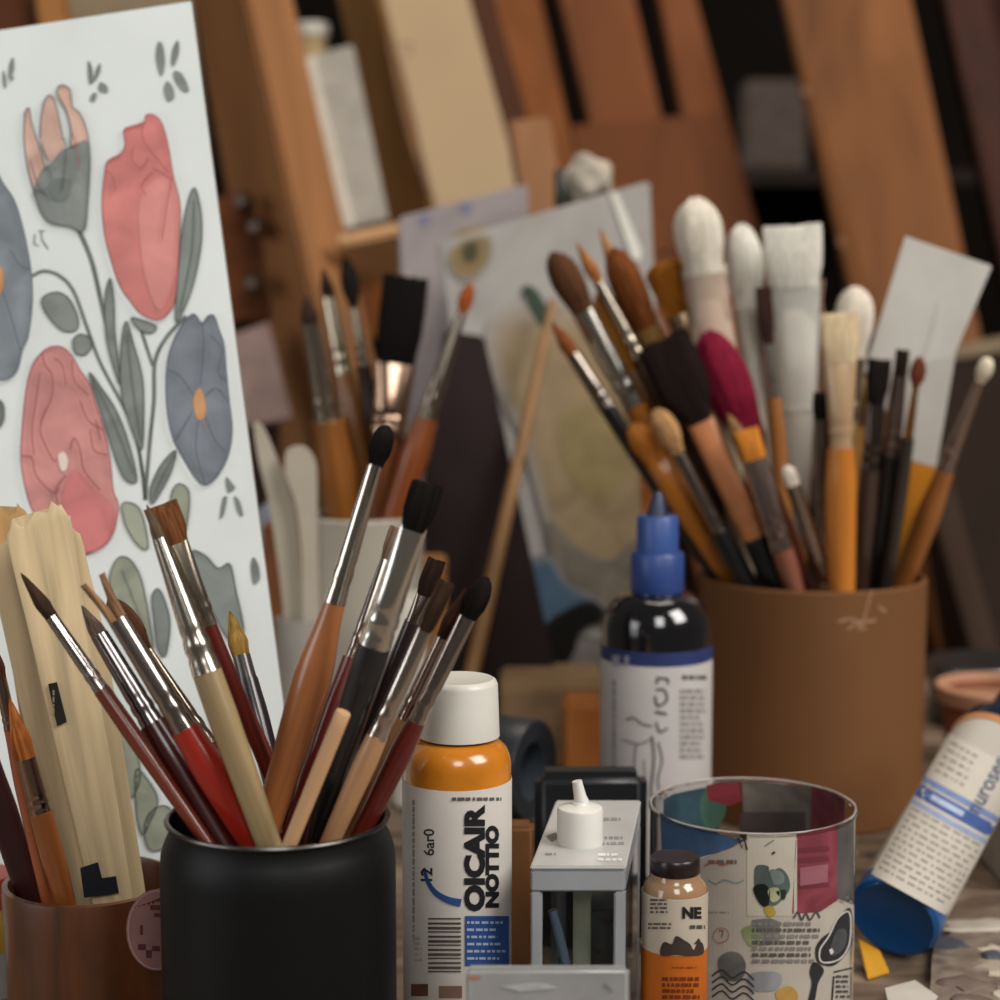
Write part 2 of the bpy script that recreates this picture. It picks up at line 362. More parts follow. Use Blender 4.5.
BRD = {'a': (-0.0062, -0.003, -2.9), 'b': (-0.0306, -0.0056, 1.0), 'c': (-0.0335, -0.0294, 2.5), 'd': (-0.0258, -0.0105, 4.7), 'e': (-0.0032, 0.0146, 2.1), 'f': (-0.006, -0.004, 0), 'g': (0.0221, 0.0017, 1.2), 'h': (0.017, 0.0182, -3.3), 'i': (0.0388, 0.024, 0.3), 'j': (0.0021, -0.0137, -0.2), 'k': (-0.0123, -0.0132, 1.6), 'l': (0.0185, 0.0236, -2.6), 'm': (0.0075, -0.0074, -2.5), 'n': (-0.0085, -0.0202, -0.2), 'o': (0.0039, 0.0052, 0.2), 'p': (0.0514, 0.0242, 0.0), 'q': (0.019, 0.0145, 0.1), 's1': (-0.004, -0.008, 0), 's2': (0.008, 0.006, 0), 's3': (0.01, 0.0, 0), 's4': (0.026, 0.014, 0), 't1': (-0.014, -0.014, 0), 't2': (-0.022, -0.02, 0), 't3': (-0.004, -0.006, 0), 'R1': (-0.0332, 0.004, -2.9), 'R3': (-0.0175, -0.004, 7.2), 'R4': (-0.0236, -0.0111, 6.8), 'R5': (-0.0261, -0.0134, 2.4), 'R6': (-0.0444, -0.045, 7.6), 'R7': (0.0088, 0.004, -1.7), 'R8': (-0.0036, 0.0257, 1.7), 'R9': (0.0219, 0.0093, -2.7), 'R10': (0.0033, 0.0028, 1.1), 'R11': (-0.0062, -0.0, 0.4), 'R12': (-0.0369, -0.027, 1.4), 'R13': (0.0246, 0.0153, -0.3), 'C1': (-0.0207, -0.0178, 0.6), 'C2': (-0.0295, -0.0327, 1.9), 'C3': (-0.0337, -0.0307, -0.3), 'C4': (-0.0132, -0.0128, -1.3), 'C5': (0.0013, -0.0042, 2.6), 'C6': (0.0058, 0.0115, -0.8), 'C7': (0.0107, 0.0169, 0.3), 'C8': (0.0098, 0.0387, 6.2), 'C9': (0.0194, 0.0247, 1.3), 'C10': (0.0316, 0.0308, 4.9), 'C11': (0.0218, 0.0224, 2.1), 'C12': (-0.0458, -0.0446, 2.6), 'C13': (-0.0423, -0.0347, -1.0), 'C14': (-0.036, -0.0335, -0.4), 'W1': (-0.009, 0.005, -6.1), 'W2': (0.0252, 0.0168, -4.2), 'W3': (0.0171, 0.0089, -4.3), 'W4': (-0.0021, -0.0025, -0.6), 'W5': (-0.0023, -0.0125, 0.5)}
def brush_line(k):
    hd, tip, ent, kt, ke = BR[k][:5]
    h = HOLD[hd]; yt, ye, dx = BRD.get(k, (kt, ke, 0))
    return P(tip[0], tip[1], h['c'].y + yt), P(ent[0] + dx, ent[1], h['c'].y + ye)
def foot(h, T, E, w):
    d = (E - T).normalized()
    s = 0.0; p = E.copy(); step = 0.0008
    while True:
        q = p + d * step
        if q.z < h['fl'] + w * 0.6: break
        r = math.hypot(q.x - h['c'].x, q.y - h['c'].y)
        if q.z < h['z'] - 0.004 and r > h['r'] - w * 1.05: break
        p = q; s += step
        if s > 0.4: break
    return p
def brush_profile(k):
    """-> T, Fo (foot), list of (dist from tip, half width) for spacing tests"""
    spec = BR[k]; h = HOLD[spec[0]]; T, E = brush_line(k); we = spec[7][2]
    return T, E, foot(h, T, E, we / 2 / F * dep(E))
SHAPES = {
    'round': lambda u: (1 + .10 * math.sin(PI * min(1, u * 1.5))) * max(0.04, (1 - max(0, u - .35) / .65) ** 0.62 if u < 1 else 0.04),
    'filbert': lambda u: (1 + .12 * math.sin(PI * u)) * (1 if u < .5 else math.sqrt(max(0.02, 1 - ((u - .5) / .5) ** 2.2))),
    'dome': lambda u: (0.82 + .18 * min(1, u * 2)) * (1 if u < .6 else math.sqrt(max(0.03, 1 - ((u - .6) / .4) ** 2.2))),
    'mop': lambda u: (0.72 + .28 * math.sin(PI / 2 * min(1, u * 1.8))) * (1 if u < .62 else math.sqrt(max(0.03, 1 - ((u - .62) / .38) ** 2))),
    'flat': lambda u: 1 + 0.03 * u,
    'fan': lambda u: (0.6 + .42 * u) * (1 if u < .8 else math.sqrt(max(0.1, 1 - ((u - .8) / .22) ** 2))),
    'fork': lambda u: 0.9 - .35 * u,
}
THICK = {'round': 0.95, 'filbert': 0.5, 'dome': 0.8, 'mop': 0.85, 'flat': 0.32, 'fan': 0.35, 'fork': 0.7}
def build_brush(k):
    hd, tip, ent, kt, ke, hair, fer, hand, label = BR[k]
    rnd = random.Random(k)
    T, E, Fo = brush_profile(k)
    Z = (T - Fo).normalized(); L = (T - Fo).length
    view = (O - T).normalized(); X = Z.cross(view).normalized(); Y = Z.cross(X)
    M = Matrix((X, Y, Z)).transposed().to_4x4(); M.translation = Fo
    D = math.hypot(tip[0] - ent[0], tip[1] - ent[1]); dT, dE = dep(T), dep(E); LE = (T - E).length
    def zat(pxd):                       # height along the brush of the point pxd pixels below the tip
        t = pxd / D; s = t * dT / (dE - t * dE + t * dT); return L - s * LE
    def wat(px, z): return px / 2 / F * dep(Fo + Z * z)
    wooden = hair is None
    stem_name = 'paintbrush' if hair else 'wooden_paddle' if (hd == 'cup' and hand[1] > 31) else 'wooden_stick'
    root = thing(stem_name, label, 'paintbrush' if hair else 'wooden paddle' if stem_name == 'wooden_paddle' else 'stick', M,
                 {'can': 'brushes in the black can', 'cup': 'brushes and paddles in the wooden cup', 'big': 'brushes in the brown holder', 'pot': 'brushes in the white pot'}[hd])
    hl = hair[0] if hair else 0; fl = fer[0] if fer else 0
    zf0 = zat(hl); zf1 = zat(hl + fl); ze = zat(D)
    # handle
    w1, wb, we, hc, ba = hand
    zb = zat(min(hl + fl + ba, D * 0.98)) if hl + fl + ba < D else zf1 - ba / F * dT
    secs = []
    flat = 0.16 if (wooden and hand[1] > 31) else 0.45 if wooden and hand[0] > 20 else 1.0
    def wh(z):
        if z >= zb:
            u = (zf1 - z) / max(1e-6, zf1 - zb); return w1 + (wb - w1) * (3 * u * u - 2 * u ** 3)
        if z >= ze:
            u = (zb - z) / max(1e-6, zb - ze); return wb + (we - wb) * u
        u = (ze - z) / max(1e-6, ze); return we * (1 - 0.25 * u)
    n = 26
    for i in range(n + 1):
        z = zf1 * i / n; w = wat(wh(z), z)
        secs.append((z, w, w * flat))
    w0 = secs[0][1]
    secs = [(w0 * 0.0, w0 * 0.55, w0 * 0.55 * flat), (w0 * 0.12, w0 * 0.85, w0 * 0.85 * flat)] + secs[1:]
    if secs[1][0] >= secs[2][0]: secs.pop(1)
    bm = bmesh.new(); ex = 2.0 if flat == 1 else 3.4
    if fer is None:
        z, a, b = secs[-1]
        if k[0] == 's':                                   # ragged paddle tops, stepped profile
            secs[-1] = (z - .004, a, b); secs += [(z - .0015, a * .93, b), (z, a * .8, b * .8)]
        else: secs += [(z + .0004, a * .9, b * .9)]
    loft(bm, secs, 24, ex=ex)
    if k == 's1' or k == 's2':
        for v in bm.verts:
            if v.co.z > zf1 - .006: v.co.z += v.co.x * (0.25 if k == 's1' else -.3) 
    if k[0] == 's': hm = wood(hc, 0.65, 0.2, s=160)
    elif fer is None and hc != '2E0E0E': hm = wood(hc, 0.6, 0.18)
    elif hc in ('A9683C', 'BC8E66', 'B78558', '84501F', '80501F', '9C5F2C', '9B5330', '8E4A20', '97815C', '8A4E22', '6E3C1E'): hm = wood(hc, 0.32, 0.22, coat=0.3)
    else: hm = paintw(hc)
    if k[0] == 's':
        for v in bm.verts:
            if v.co.z > zf1 - .009: v.co.z += .0018 * math.sin(v.co.x * 900 + len(label)) + .0012 * math.sin(v.co.x * 2300)
    part('handle', bm, hm, root, local=True)
    if k == 's1':
        m = ink('15130F')
        for (z0, z1, sx) in ((0.50, 0.58, 1.02),): pass
    if fer:
        f0, f1 = wat(fer[1], zf0), wat(fer[2], zf1); hf = THICK[hair[2]]
        secs = []; m = 22; crimp = (fl > 40 and k not in ('R8', 'R9', 'R10'))
        for i in range(m + 1):
            u = i / m; z = zf1 - 0.0006 + (zf0 - zf1 + 0.0006) * u
            w = f1 + (f0 - f1) * u
            q = 1.0
            if crimp and i in (3, 6): q = 0.93
            if crimp and i in (4, 5): q = 1.03
            if i == 0: q = 1.03
            th = 1 + (hf - 1) * max(0, (u - .35) / .65) ** 1.2
            secs.append((z, w * q + 2e-5, w * q * th + 2e-5))
        bm = bmesh.new(); loft(bm, secs, 28, ex=2.0 if hf > .6 else 2.4)
        fm = plast(fer[3], 0.16, sss=.2) if k in ('R8', 'R9', 'R10') else (metal(fer[3]) if fer[3] not in ('B87234', '3B332F', '7A5A30', '7E5A34', 'B59672', 'B5754A') else paintw(fer[3]))
        part('ferrule', bm, fm, root, local=True)
        if k in ('R8', 'R10'):       # loose clear sleeve around the neck
            a = wat(fer[1] * 1.12, zf0); b2 = wat(fer[1] * 0.92, zf1)
            bm = bmesh.new(); z0 = zf1 + (zf0 - zf1) * -0.1; z1 = zf0 + (L - zf0) * .1
            rr = []
            for i in range(13):
                u = i / 12; w = b2 + (a - b2) * u + math.sin(i * 2.1 + len(k)) * a * .04
                rr.append((z0 + (z1 - z0) * u, w * 1.04, w * 1.04 * max(hf, .45)))
            loft(bm, rr, 26, ex=2.6, cap=False)
            part('plastic_sleeve', bm, glass('F2F4F6', 0.08, 1.15), root, local=True, label='clear plastic sleeve')
    if hair:
        b0, bwid, shp, bc = hair; base = wat(bwid, zf0); hf = THICK[shp]; sh = SHAPES[shp]
        start = zf0 - 0.0012; LL = L - zf0; N = 30; m = 14; bm = bmesh.new()
        fw = wat(fer[1], zf0) * 0.93
        j1 = [rnd.uniform(-1, 1) for _ in range(N)]; j2 = [rnd.uniform(-1, 1) for _ in range(N)]
        def half(u):
            w = base * sh(u)
            if u < 0.45: q = u / .45; w = fw + (w - fw) * (3 * q * q - 2 * q ** 3)
            return w
        def thick(u, w):
            t = w * hf
            if shp == 'flat': t = fw * (0.42 + .1 * math.sin(PI * u)) * (1 - .75 * u ** 2.5)
            return t
        groups = [0.0] if shp != 'fork' else [-1, 1]
        for gsign in groups:
            rings = []
            for i in range(m + 1):
                u = i / m; w = half(u); t = thick(u, w); ring = []
                if shp == 'fork': w *= .52; t = w; 
                off = gsign * (base * (.42 + .55 * u * u)) if shp == 'fork' else 0
                for q in range(N):
                    a = 2 * PI * q / N; e = 2.8 if shp == 'flat' else 2.0
                    cx = math.copysign(abs(math.cos(a)) ** (2 / e), math.cos(a)); cy = math.copysign(abs(math.sin(a)) ** (2 / e), math.sin(a))
                    jj = 1 + 0.05 * j1[q] * min(1, u * 2)
                    z = start + (LL + .0012) * u
                    if u > .7: z += LL * 0.035 * j2[q] * (u - .7) / .3
                    ring.append(bm.verts.new((cx * w * jj + off, cy * t * jj, z)))
                rings.append(ring)
            for A, B in zip(rings, rings[1:]):
                for q in range(N): bm.faces.new((A[q], A[(q + 1) % N], B[(q + 1) % N], B[q]))
            bm.faces.new(list(reversed(rings[0])))
            c = bm.verts.new(sum((v.co for v in rings[-1]), Vector()) / N)
            for q in range(N): bm.faces.new((rings[-1][q], rings[-1][(q + 1) % N], c))
        # separate hairs along and a little beyond the outline
        ns = int(min(90, 26 + base * 9000)); rad = 0.00011 if hd in ('can', 'cup') else 0.00016
        for _ in range(ns):
            a = rnd.uniform(0, 2 * PI); wild = rnd.gauss(1.0, 0.05); u1 = rnd.uniform(.8, 1.04); pr = None
            off = rnd.choice([-1, 1]) if shp == 'fork' else 0
            for i in range(6):
                u = u1 * i / 5; uc = min(u, 1); w = half(uc) * (1 + (wild - 1) * u); t = thick(uc, w)
                if shp == 'fork': w *= .52; t = w
                x = math.cos(a) * w + (off * base * (.42 + .55 * u * u)); y = math.sin(a) * t; z = start + LL * u
                rr = rad * (1 - .75 * (i / 5) ** 2)
                ring = [bm.verts.new((x + rr * math.cos(g), y + rr * math.sin(g), z)) for g in (0, 2.1, 4.2)]
                if pr:
                    for g in range(3): bm.faces.new((pr[g], pr[(g + 1) % 3], ring[(g + 1) % 3], ring[g]))
                pr = ring
        part('bristles', bm, hairm(bc), root, local=True, sharp=80)
    return root, M, zat, wat
# ------------------------------------------------------------------ the room
rnd = random.Random(3)
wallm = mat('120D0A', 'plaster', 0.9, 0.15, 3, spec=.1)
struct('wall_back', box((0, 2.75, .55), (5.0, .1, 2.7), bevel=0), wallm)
struct('floor', box((0, 1.0, -.80), (5.0, 4.0, .1), bevel=0), mat('3A2C22', 'floorboards', 0.6, .3, 3, (1, .1, 1)))
tab = thing('work_table', 'paint-smeared brown work table that everything in front stands on', 'table', loc=Vector((0, .72, -.75)))
part('table_top', box((.05, .74, -.02), (1.7, .96, .04), bevel=.003), mat('8A7763', 'worn_board', .65, .3, 14, (1, 3, 1), bump=.15, h2='4E3D30', dist=1.5), tab)
for sx in (-.74, .84):
    for sy in (.31, 1.17):
        part('leg', box((sx, sy, -.395), (.06, .06, .708), bevel=.004), bw('5A3B25'), tab)
# paint splashes on the worktop
D = Decal(); r2 = random.Random(8)
for _ in range(150):
    cx, cy = r2.uniform(.02, .42), r2.uniform(.5, 1.0); s = r2.uniform(.002, .011)
    pts = [(cx + s * r2.uniform(.5, 1.3) * math.cos(a * PI / 4), cy + s * r2.uniform(.4, 1.0) * math.sin(a * PI / 4)) for a in range(8)]
    D.poly(pts, paper(r2.choice(['B7AC9A', '6D6258', '2E2A28', '8E8476', 'C9C1B2', '4A4440', 'A3907A'])), lay=0, smooth=True)
for v in D.bm.verts: pass
D.build('paint_spots', lambda x, y: Vector((x, y, 0.0001)), tab, curved=False)

# --- backdrop: easels, planks and canvases leaning at the back
ZF = -.745
def plank(name, top, Yt, bot, Yb, parent, m, ext=ZF, th=.03, bevel=.002, label=None, back=None):
    """front face between the px pairs top=(l,r) and bot=(l,r); runs on down to height ext; thickness th to the back"""
    tl, tr = P(*top[0], Yt), P(*top[1], Yt if len(top) < 3 else top[2])
    bl, br = P(*bot[0], Yb), P(*bot[1], Yb if len(bot) < 3 else bot[2])
    if ext is not None:
        def dn(a, b): d = b - a; return a + d * ((ext - a.z) / d.z)
        bl, br = dn(tl, bl), dn(tr, br)
    return part(name, slab([tl, tr, br, bl], th, bevel), m, parent, label=label)
def foot_loc(px, py, Y): p = P(px, py, Y); return Vector((p.x, p.y, ZF))

ea = thing('wooden_easel', 'wooden easel with a lit front post right behind the flower drawing', 'easel', loc=foot_loc(330, 700, 1.25))
# post seen on two faces
A = [P(186, -30, 1.42), P(240, -30, 1.33), P(288, -30, 1.37)]; B = [P(284, 520, 1.36), P(362, 520, 1.26), P(412, 520, 1.30)]
A.append(A[0] + A[2] - A[1]); B.append(B[0] + B[2] - B[1])
B = [a + (b - a) * ((ZF - a.z) / (b.z - a.z)) for a, b in zip(A, B)]
part('post', prism(A, B, .003), bw('AC7C58', .14), ea)
plank('cross_bar', [(150, 205), (262, 190)], 1.36, [(150, 330), (268, 318)], 1.35, ea, bw('7A4420'), ext=None, th=.03)
plank('crossbar_brace', [(344, 240), (398, 226)], 1.345, [(350, 345), (404, 330)], 1.34, ea, bw('8A5228'), ext=None, th=.03)
plank('ledge', [(335, 234), (402, 220)], 1.30, [(337, 246), (404, 232)], 1.295, ea, bw('D4AA88', .1), ext=None, th=.12, label='pale easel ledge')
for (x, y) in ((244, 203), (258, 228), (255, 283)):
    c = P(x, y, 1.325); M = Matrix.Translation(c) @ Matrix.Rotation(PI / 2, 4, 'X')
    part('knob', lathe([(0, -.012), (.007, -.012), (.008, 0), (.005, .006), (.0035, .026), (0, .026)], M, 20), metal('8A8078', .35), ea)

t = thing('canvas', 'grey-white canvas panel standing on the easel ledge beside the lit post', 'canvas', loc=foot_loc(360, 235, 1.30))
_root[t.name] = Matrix.Translation(P(360, 228, 1.33)); t.matrix_world = _root[t.name]
part('front_face', slab([P(306, 56, 1.43), P(352, 44, 1.43), P(388, 219, 1.39), P(344, 229, 1.39)], .012), paper('A9A49A', .08), t)
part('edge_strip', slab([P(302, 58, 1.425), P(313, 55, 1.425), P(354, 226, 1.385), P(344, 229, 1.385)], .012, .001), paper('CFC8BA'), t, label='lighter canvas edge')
t = thing('cardboard_tube', 'tan cardboard tube with a white cap behind the grey-white canvas', 'tube', loc=foot_loc(316, 60, 1.6))
c = P(312, 36, 1.6)
part('tube_body', lathe([(0, ZF), (.0125, ZF), (.0125, c.z), (0, c.z)], Matrix.Translation(Vector((c.x, c.y, 0))), 32), paper('B39A70'), t)
part('cap', lathe([(0, c.z), (.0145, c.z), (.0145, c.z + .009), (.013, c.z + .0105), (0, c.z + .0105)], Matrix.Translation(Vector((c.x, c.y, 0))), 32), plast('C9C2B6'), t)

cb = thing('drawing_board', 'large cream board in a brown wooden frame leaning behind the centre canvases', 'board', loc=foot_loc(470, 700, 1.5))
A = [P(330, -30, 1.60), P(372, -30, 1.55), P(462, -30, 1.58)]; B = [P(398, 260, 1.52), P(444, 260, 1.47), P(541, 260, 1.50)]
A.append(A[0] + A[2] - A[1]); B.append(B[0] + B[2] - B[1])
B = [a + (b - a) * ((ZF - a.z) / (b.z - a.z)) for a, b in zip(A, B)]
part('frame_side', prism([A[0], A[1], A[1].lerp(A[2], .04), A[0].lerp(A[3], .04)], [B[0], B[1], B[1].lerp(B[2], .04), B[0].lerp(B[3], .04)], .002), bw('A67C50'), cb)
part('panel', prism([A[1].lerp(A[2], .05), A[2], A[3].lerp(A[2], .2), A[0].lerp(A[3], .05)], [B[1].lerp(B[2], .05), B[2], B[3].lerp(B[2], .2), B[0].lerp(B[3], .05)], .001), mat('A48C6A', 'board', .7, .07, 5), cb)
n = (A[2] - A[1]).cross(B[1] - A[1]).normalized()
D = Decal(); D.stroke([(388, 40), (408, 130), (431, 196)], 3.0, ink('6A4A34')); D.stroke([(396, 46), (412, 44), (406, 60)], 2, ink('8A7058'))
D.stroke([(398, 50), (416, 120), (424, 160)], 2, ink('9A8468')); D.build('pencil_marks', onplane(A[1], n), cb, curved=False, eps=.0006)
t = thing('wooden_plank', 'narrow dark brown plank along the right edge of the cream board', 'plank', loc=foot_loc(560, 700, 1.55))
plank('board_face', [(458, -30), (488, -30)], 1.62, [(528, 240), (556, 240)], 1.56, t, bw('5A3620'), th=.025)

pe = thing('slotted_easel', 'orange-brown slotted wooden easel frame at the top centre', 'easel', loc=foot_loc(680, 700, 1.7))
om = bw('8A5230', .16)
plank('upright', [(484, -30), (534, -30)], 1.78, [(576, 300), (612, 300)], 1.68, pe, bw('93592F', .14), th=.035)
plank('upright', [(553, -30), (628, -30)], 1.79, [(632, 300), (704, 300)], 1.69, pe, om, th=.035)
plank('upright', [(654, -30), (688, -30)], 1.79, [(718, 300), (778, 300)], 1.69, pe, om, th=.035)
plank('cross_board', [(534, 128), (724, 112)], 1.735, [(574, 258), (760, 250)], 1.70, pe, bw('7E4A28', .14), ext=None, th=.03)

t = thing('wall_shelf', 'dark shelf in the gap between the slotted easel and the stained plank', 'shelf', loc=P(770, 180, 2.55))
part('shelf_board', box(P(770, 182, 2.58), (.5, .24, .02)), bw('2A1D16'), t)
part('bracket', box(P(700, 196, 2.62) , (.02, .16, .03)), bw('2A1D16'), t)
t = thing('storage_box', 'grey box standing on the dark shelf', 'box', loc=P(776, 172, 2.5))
sz = P(776, 80, 2.5).z - P(776, 172, 2.5).z; zb = P(770, 182, 2.58).z + .0101
part('box_body', box(Vector((P(776, 100, 2.5).x, 2.55, zb + sz * .5)), (.085, .09, sz), bevel=.006), paper('5A4F48', .15), t)

bp = thing('stained_plank', 'broad stained brown plank leaning at the upper right', 'plank', loc=foot_loc(960, 700, 1.5))
pl = plank('board_face', [(776, -30), (905, -30)], 1.66, [(848, 280), (966, 262)], 1.58, bp, bw('8A5A36', .3, 12, .55), th=.03)
n = (P(905, -30, 1.66) - P(776, -30, 1.66)).cross(P(848, 280, 1.58) - P(776, -30, 1.66)).normalized()
D = Decal()
for (x, y, a, b2, h) in ((812, 30, 16, 6, '9A7458'), (822, 90, 20, 7, '8F6A4E'), (838, 118, 22, 6, '5C3A22'), (842, 158, 9, 9, '9C8468'), (872, 84, 22, 6, '70492B'), (862, 222, 14, 6, '4A2E1C'), (858, 240, 20, 10, '8A6048'), (884, 190, 14, 5, '6A4428'), (900, 150, 6, 22, '5E3A1E')):
    D.poly([(x + a * math.cos(t2), y + b2 * math.sin(t2) * (1 + .3 * math.sin(3 * t2))) for t2 in [k * PI / 6 for k in range(12)]], wash(h), smooth=True)
[D.stroke([(x,y),(x+1,y+1)],1,wash('5C3A22')) for x,y in ()]; D.build('stains', onplane(P(776, -30, 1.66), n), bp, curved=False, eps=.0008)
t = thing('red_brown_plank', 'dark red-brown plank at the top right corner behind a black gap', 'plank', loc=foot_loc(1060, 700, 1.6))
plank('board_face', [(938, -30), (1010, -30)], 1.74, [(1006, 280), (1082, 270)], 1.64, t, bw('4A2820', .25), th=.03)
t = thing('brown_post', 'dark brown post right of the black gap at the upper right corner', 'post', loc=foot_loc(1160, 700, 1.6))
plank('board_face', [(1014, -30), (1100, -30)], 1.70, [(1084, 280), (1170, 270)], 1.60, t, bw('3A2A22', .2), th=.03)

t = thing('tan_plank', 'tan plank edge above the top left of the flower drawing', 'plank', loc=foot_loc(60, 700, 1.3))
plank('board_face', [(30, -30), (58, -30)], 1.42, [(80, 300), (108, 300)], 1.34, t, bw('A9774A', .1), th=.03)
t = thing('red_brown_board', 'red-brown board at the top left corner behind the flower drawing', 'board', loc=foot_loc(0, 700, 1.3))
plank('board_face', [(-80, -30), (26, -30)], 1.44, [(-20, 300), (76, 300)], 1.37, t, bw('5E3420', .2), th=.03)
t = thing('grey_board', 'pale grey-tan board edge peeping over the flower drawing', 'board', loc=foot_loc(140, 700, 1.3))
plank('board_face', [(62, -20), (186, -34)], 1.54, [(110, 300), (222, 290)], 1.53, t, mat('8F7C62', 'board', .8, .15, 9), th=.012)
t = thing('pinkish_card', 'pinkish grey card between the drawing and the easel post', 'card', loc=P(262, 424, 1.28))
part('card_face', slab([P(200, 345, 1.30), P(268, 322, 1.30), P(292, 418, 1.26), P(216, 432, 1.26)], .004, .0005), paper('85706A', .1), t)
_p = P(254, 424, 1.262)
part('card_stand', box(Vector((_p.x, 1.275, (_p.z + ZF) / 2)), (.03, .01, _p.z - ZF), bevel=.001), bw('3A2418'), t, label='dark strip holding the card up')

# --- canvases standing on the table behind the pots
def standing(name, label, cat, top, Yt, bot, Yb, th, m, group=None):
    t = thing(name, label, cat, loc=Vector((P(*bot[0], Yb).x, Yb, 0)), group=group)
    tl, tr = P(*top[0], Yt), P(*top[1], Yt); bl, br = P(*bot[0], Yb), P(*bot[1], Yb)
    def dn(a, b): d = b - a; return a + d * ((.001 - a.z) / d.z)
    bl, br = dn(tl, bl), dn(tr, br); bl.z = br.z = .001
    part('canvas_face', slab([tl, tr, br, bl], th, .0015), m, t)
    return t, onplane(tl, (tr - tl).cross(bl - tl).normalized())
c1, f1 = standing('stretched_canvas', 'pale lavender canvas with a mustard spot, left of the two in the middle', 'canvas', [(398, 217), (528, 183)], 1.17, [(412, 690), (545, 690)], 1.125, .014, mat('948A88', 'primed_canvas', .85, .14, 14, dist=1))
D = Decal()
D.poly([(452, 236), (476, 226), (494, 232), (490, 258), (470, 272), (452, 256)], wash('8E7A58'), smooth=True)
D.poly([(462, 238), (476, 234), (474, 250), (464, 250)], wash('4A4A34'), 1, smooth=True)
for (x, y) in ((424, 219), (466, 207), (450, 300)): D.poly([(x - 5, y - 3), (x + 5, y - 4), (x + 5, y + 5), (x - 4, y + 5)], wash('7C7A92'), smooth=True)
D.build('painted_marks', f1, c1, curved=False, eps=.0006)
c2, f2 = standing('painted_canvas', 'large canvas with beige, blue and black paint standing in the middle background', 'canvas', [(436, 243), (650, 180)], 1.10, [(506, 690), (672, 690)], 1.055, .014, mat('A19C96', 'primed_canvas', .85, .12, 14, dist=1))
D = Decal()
D.soft([(500, 330), (560, 312), (640, 318), (660, 380), (655, 470), (640, 560), (600, 590), (560, 545), (528, 440), (505, 390)], '978366', 'A19C96', 0)
D.soft([(560, 420), (610, 400), (632, 450), (610, 500), (572, 480)], '94835C', '978366', 1)
D.poly([(548, 520), (575, 545), (610, 560), (640, 540), (650, 600), (610, 625), (580, 590), (556, 570)], wash('7C7468', .2), 1, smooth=True)
D.soft([(526, 572), (548, 560), (566, 585), (598, 605), (575, 622), (552, 640), (535, 650), (524, 615)], '4E6478', '948F88', 2.5)
D.soft([(546, 628), (566, 612), (590, 604), (602, 618), (580, 632), (574, 650), (560, 668), (544, 655)], '14120F', '2E3236', 4)
D.soft([(450, 254), (466, 240), (488, 238), (487, 262), (470, 278), (454, 272)], '8A7654', 'A19C96', 1)
D.soft([(464, 246), (476, 242), (476, 258), (466, 260)], '4E4C36', '8A7654', 3)
D.poly([(514, 620), (534, 650), (556, 672), (590, 668), (606, 640), (612, 690), (516, 690)], wash('7E7873', .2), 1, smooth=True)
D.poly([(522, 290), (534, 288), (548, 310), (552, 330), (540, 326)], wash('3E4A3E', .2), 1, smooth=True)
D.poly([(610, 192), (617, 192), (642, 250), (640, 262), (632, 258)], wash('D8D4C8', .05), 1)
D.poly([(640, 470), (660, 440), (664, 560), (650, 640), (640, 640), (646, 560)], wash('8A5026', .2), 1, smooth=True)
D.build('painted_marks', f2, c2, curved=False, eps=.0006)
dc, f3 = standing('shade_wedge', 'dark purple-brown pointed panel standing in for shade between the two middle canvases', 'panel', [(444, 330), (484, 336)], 1.075, [(394, 700), (562, 700)], 1.035, .006, mat('2E2424', 'panel', .9, .2, 12, spec=.1))  # added dark wedge, stands in for the shaded part of the left canvas
t = thing('white_rag', 'crumpled whitish rag lying over the top edge of the large canvas', 'rag', loc=P(585, 195, 1.12))
bm = bmesh.new(); bmesh.ops.create_icosphere(bm, subdivisions=4, radius=.0135)
for v in bm.verts:
    q = v.co.copy(); v.co *= 1 + .16 * math.sin(q.x * 320 + q.y * 100) * math.cos(q.z * 260) + .1 * math.sin(q.y * 500 + 1); v.co.z *= .95
bm.transform(Matrix.Translation(P(590, 178, 1.122)))
part('cloth', bm, paper('B3A999', .15), t)
_c = P(566, 170, 1.202)
t = thing('slim_bottle', 'slim dark green bottle whose neck shows left of the whitish rag', 'bottle', loc=Vector((_c.x, 1.202, 0)))
part('bottle_body', lathe([(0, .001), (.013, .001), (.014, .006), (.014, _c.z - .07), (.0075, _c.z - .045), (.0075, _c.z), (0, _c.z)], Matrix.Translation(Vector((_c.x, 1.202, 0))), 24), plast('2A2E22', .2), t)
t = thing('wooden_block', 'pinkish tan upright wooden post end behind the two middle canvases', 'block', loc=foot_loc(540, 700, 1.3))
plank('block_body', [(508, 120), (550, 116)], 1.36, [(524, 215), (566, 212)], 1.34, t, bw('A5795C', .12), th=.03)
# dark board and chair-like shapes at the right
rb = thing('dark_brown_board', 'dark brown board with a pale top edge behind the cream tipped brush', 'board', loc=foot_loc(1000, 700, 1.35))
plank('board_face', [(918, 366), (1040, 345)], 1.42, [(972, 560), (1060, 560)], 1.38, rb, bw('54433C', .15, 10, .7), th=.02)
part('top_edge', slab([P(930, 352, 1.415), P(1042, 330, 1.415), P(1042, 346, 1.415), P(932, 364, 1.415)], .02), bw('9C8E80', .1), rb, label='pale top edge')
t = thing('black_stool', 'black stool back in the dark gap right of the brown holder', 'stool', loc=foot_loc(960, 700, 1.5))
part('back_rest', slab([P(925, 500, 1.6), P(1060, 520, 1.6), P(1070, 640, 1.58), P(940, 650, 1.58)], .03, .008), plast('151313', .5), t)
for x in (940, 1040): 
    a = P(x, 600, 1.61); part('leg', tube([a, Vector((a.x, a.y, ZF))], .012), plast('151313', .5), t)
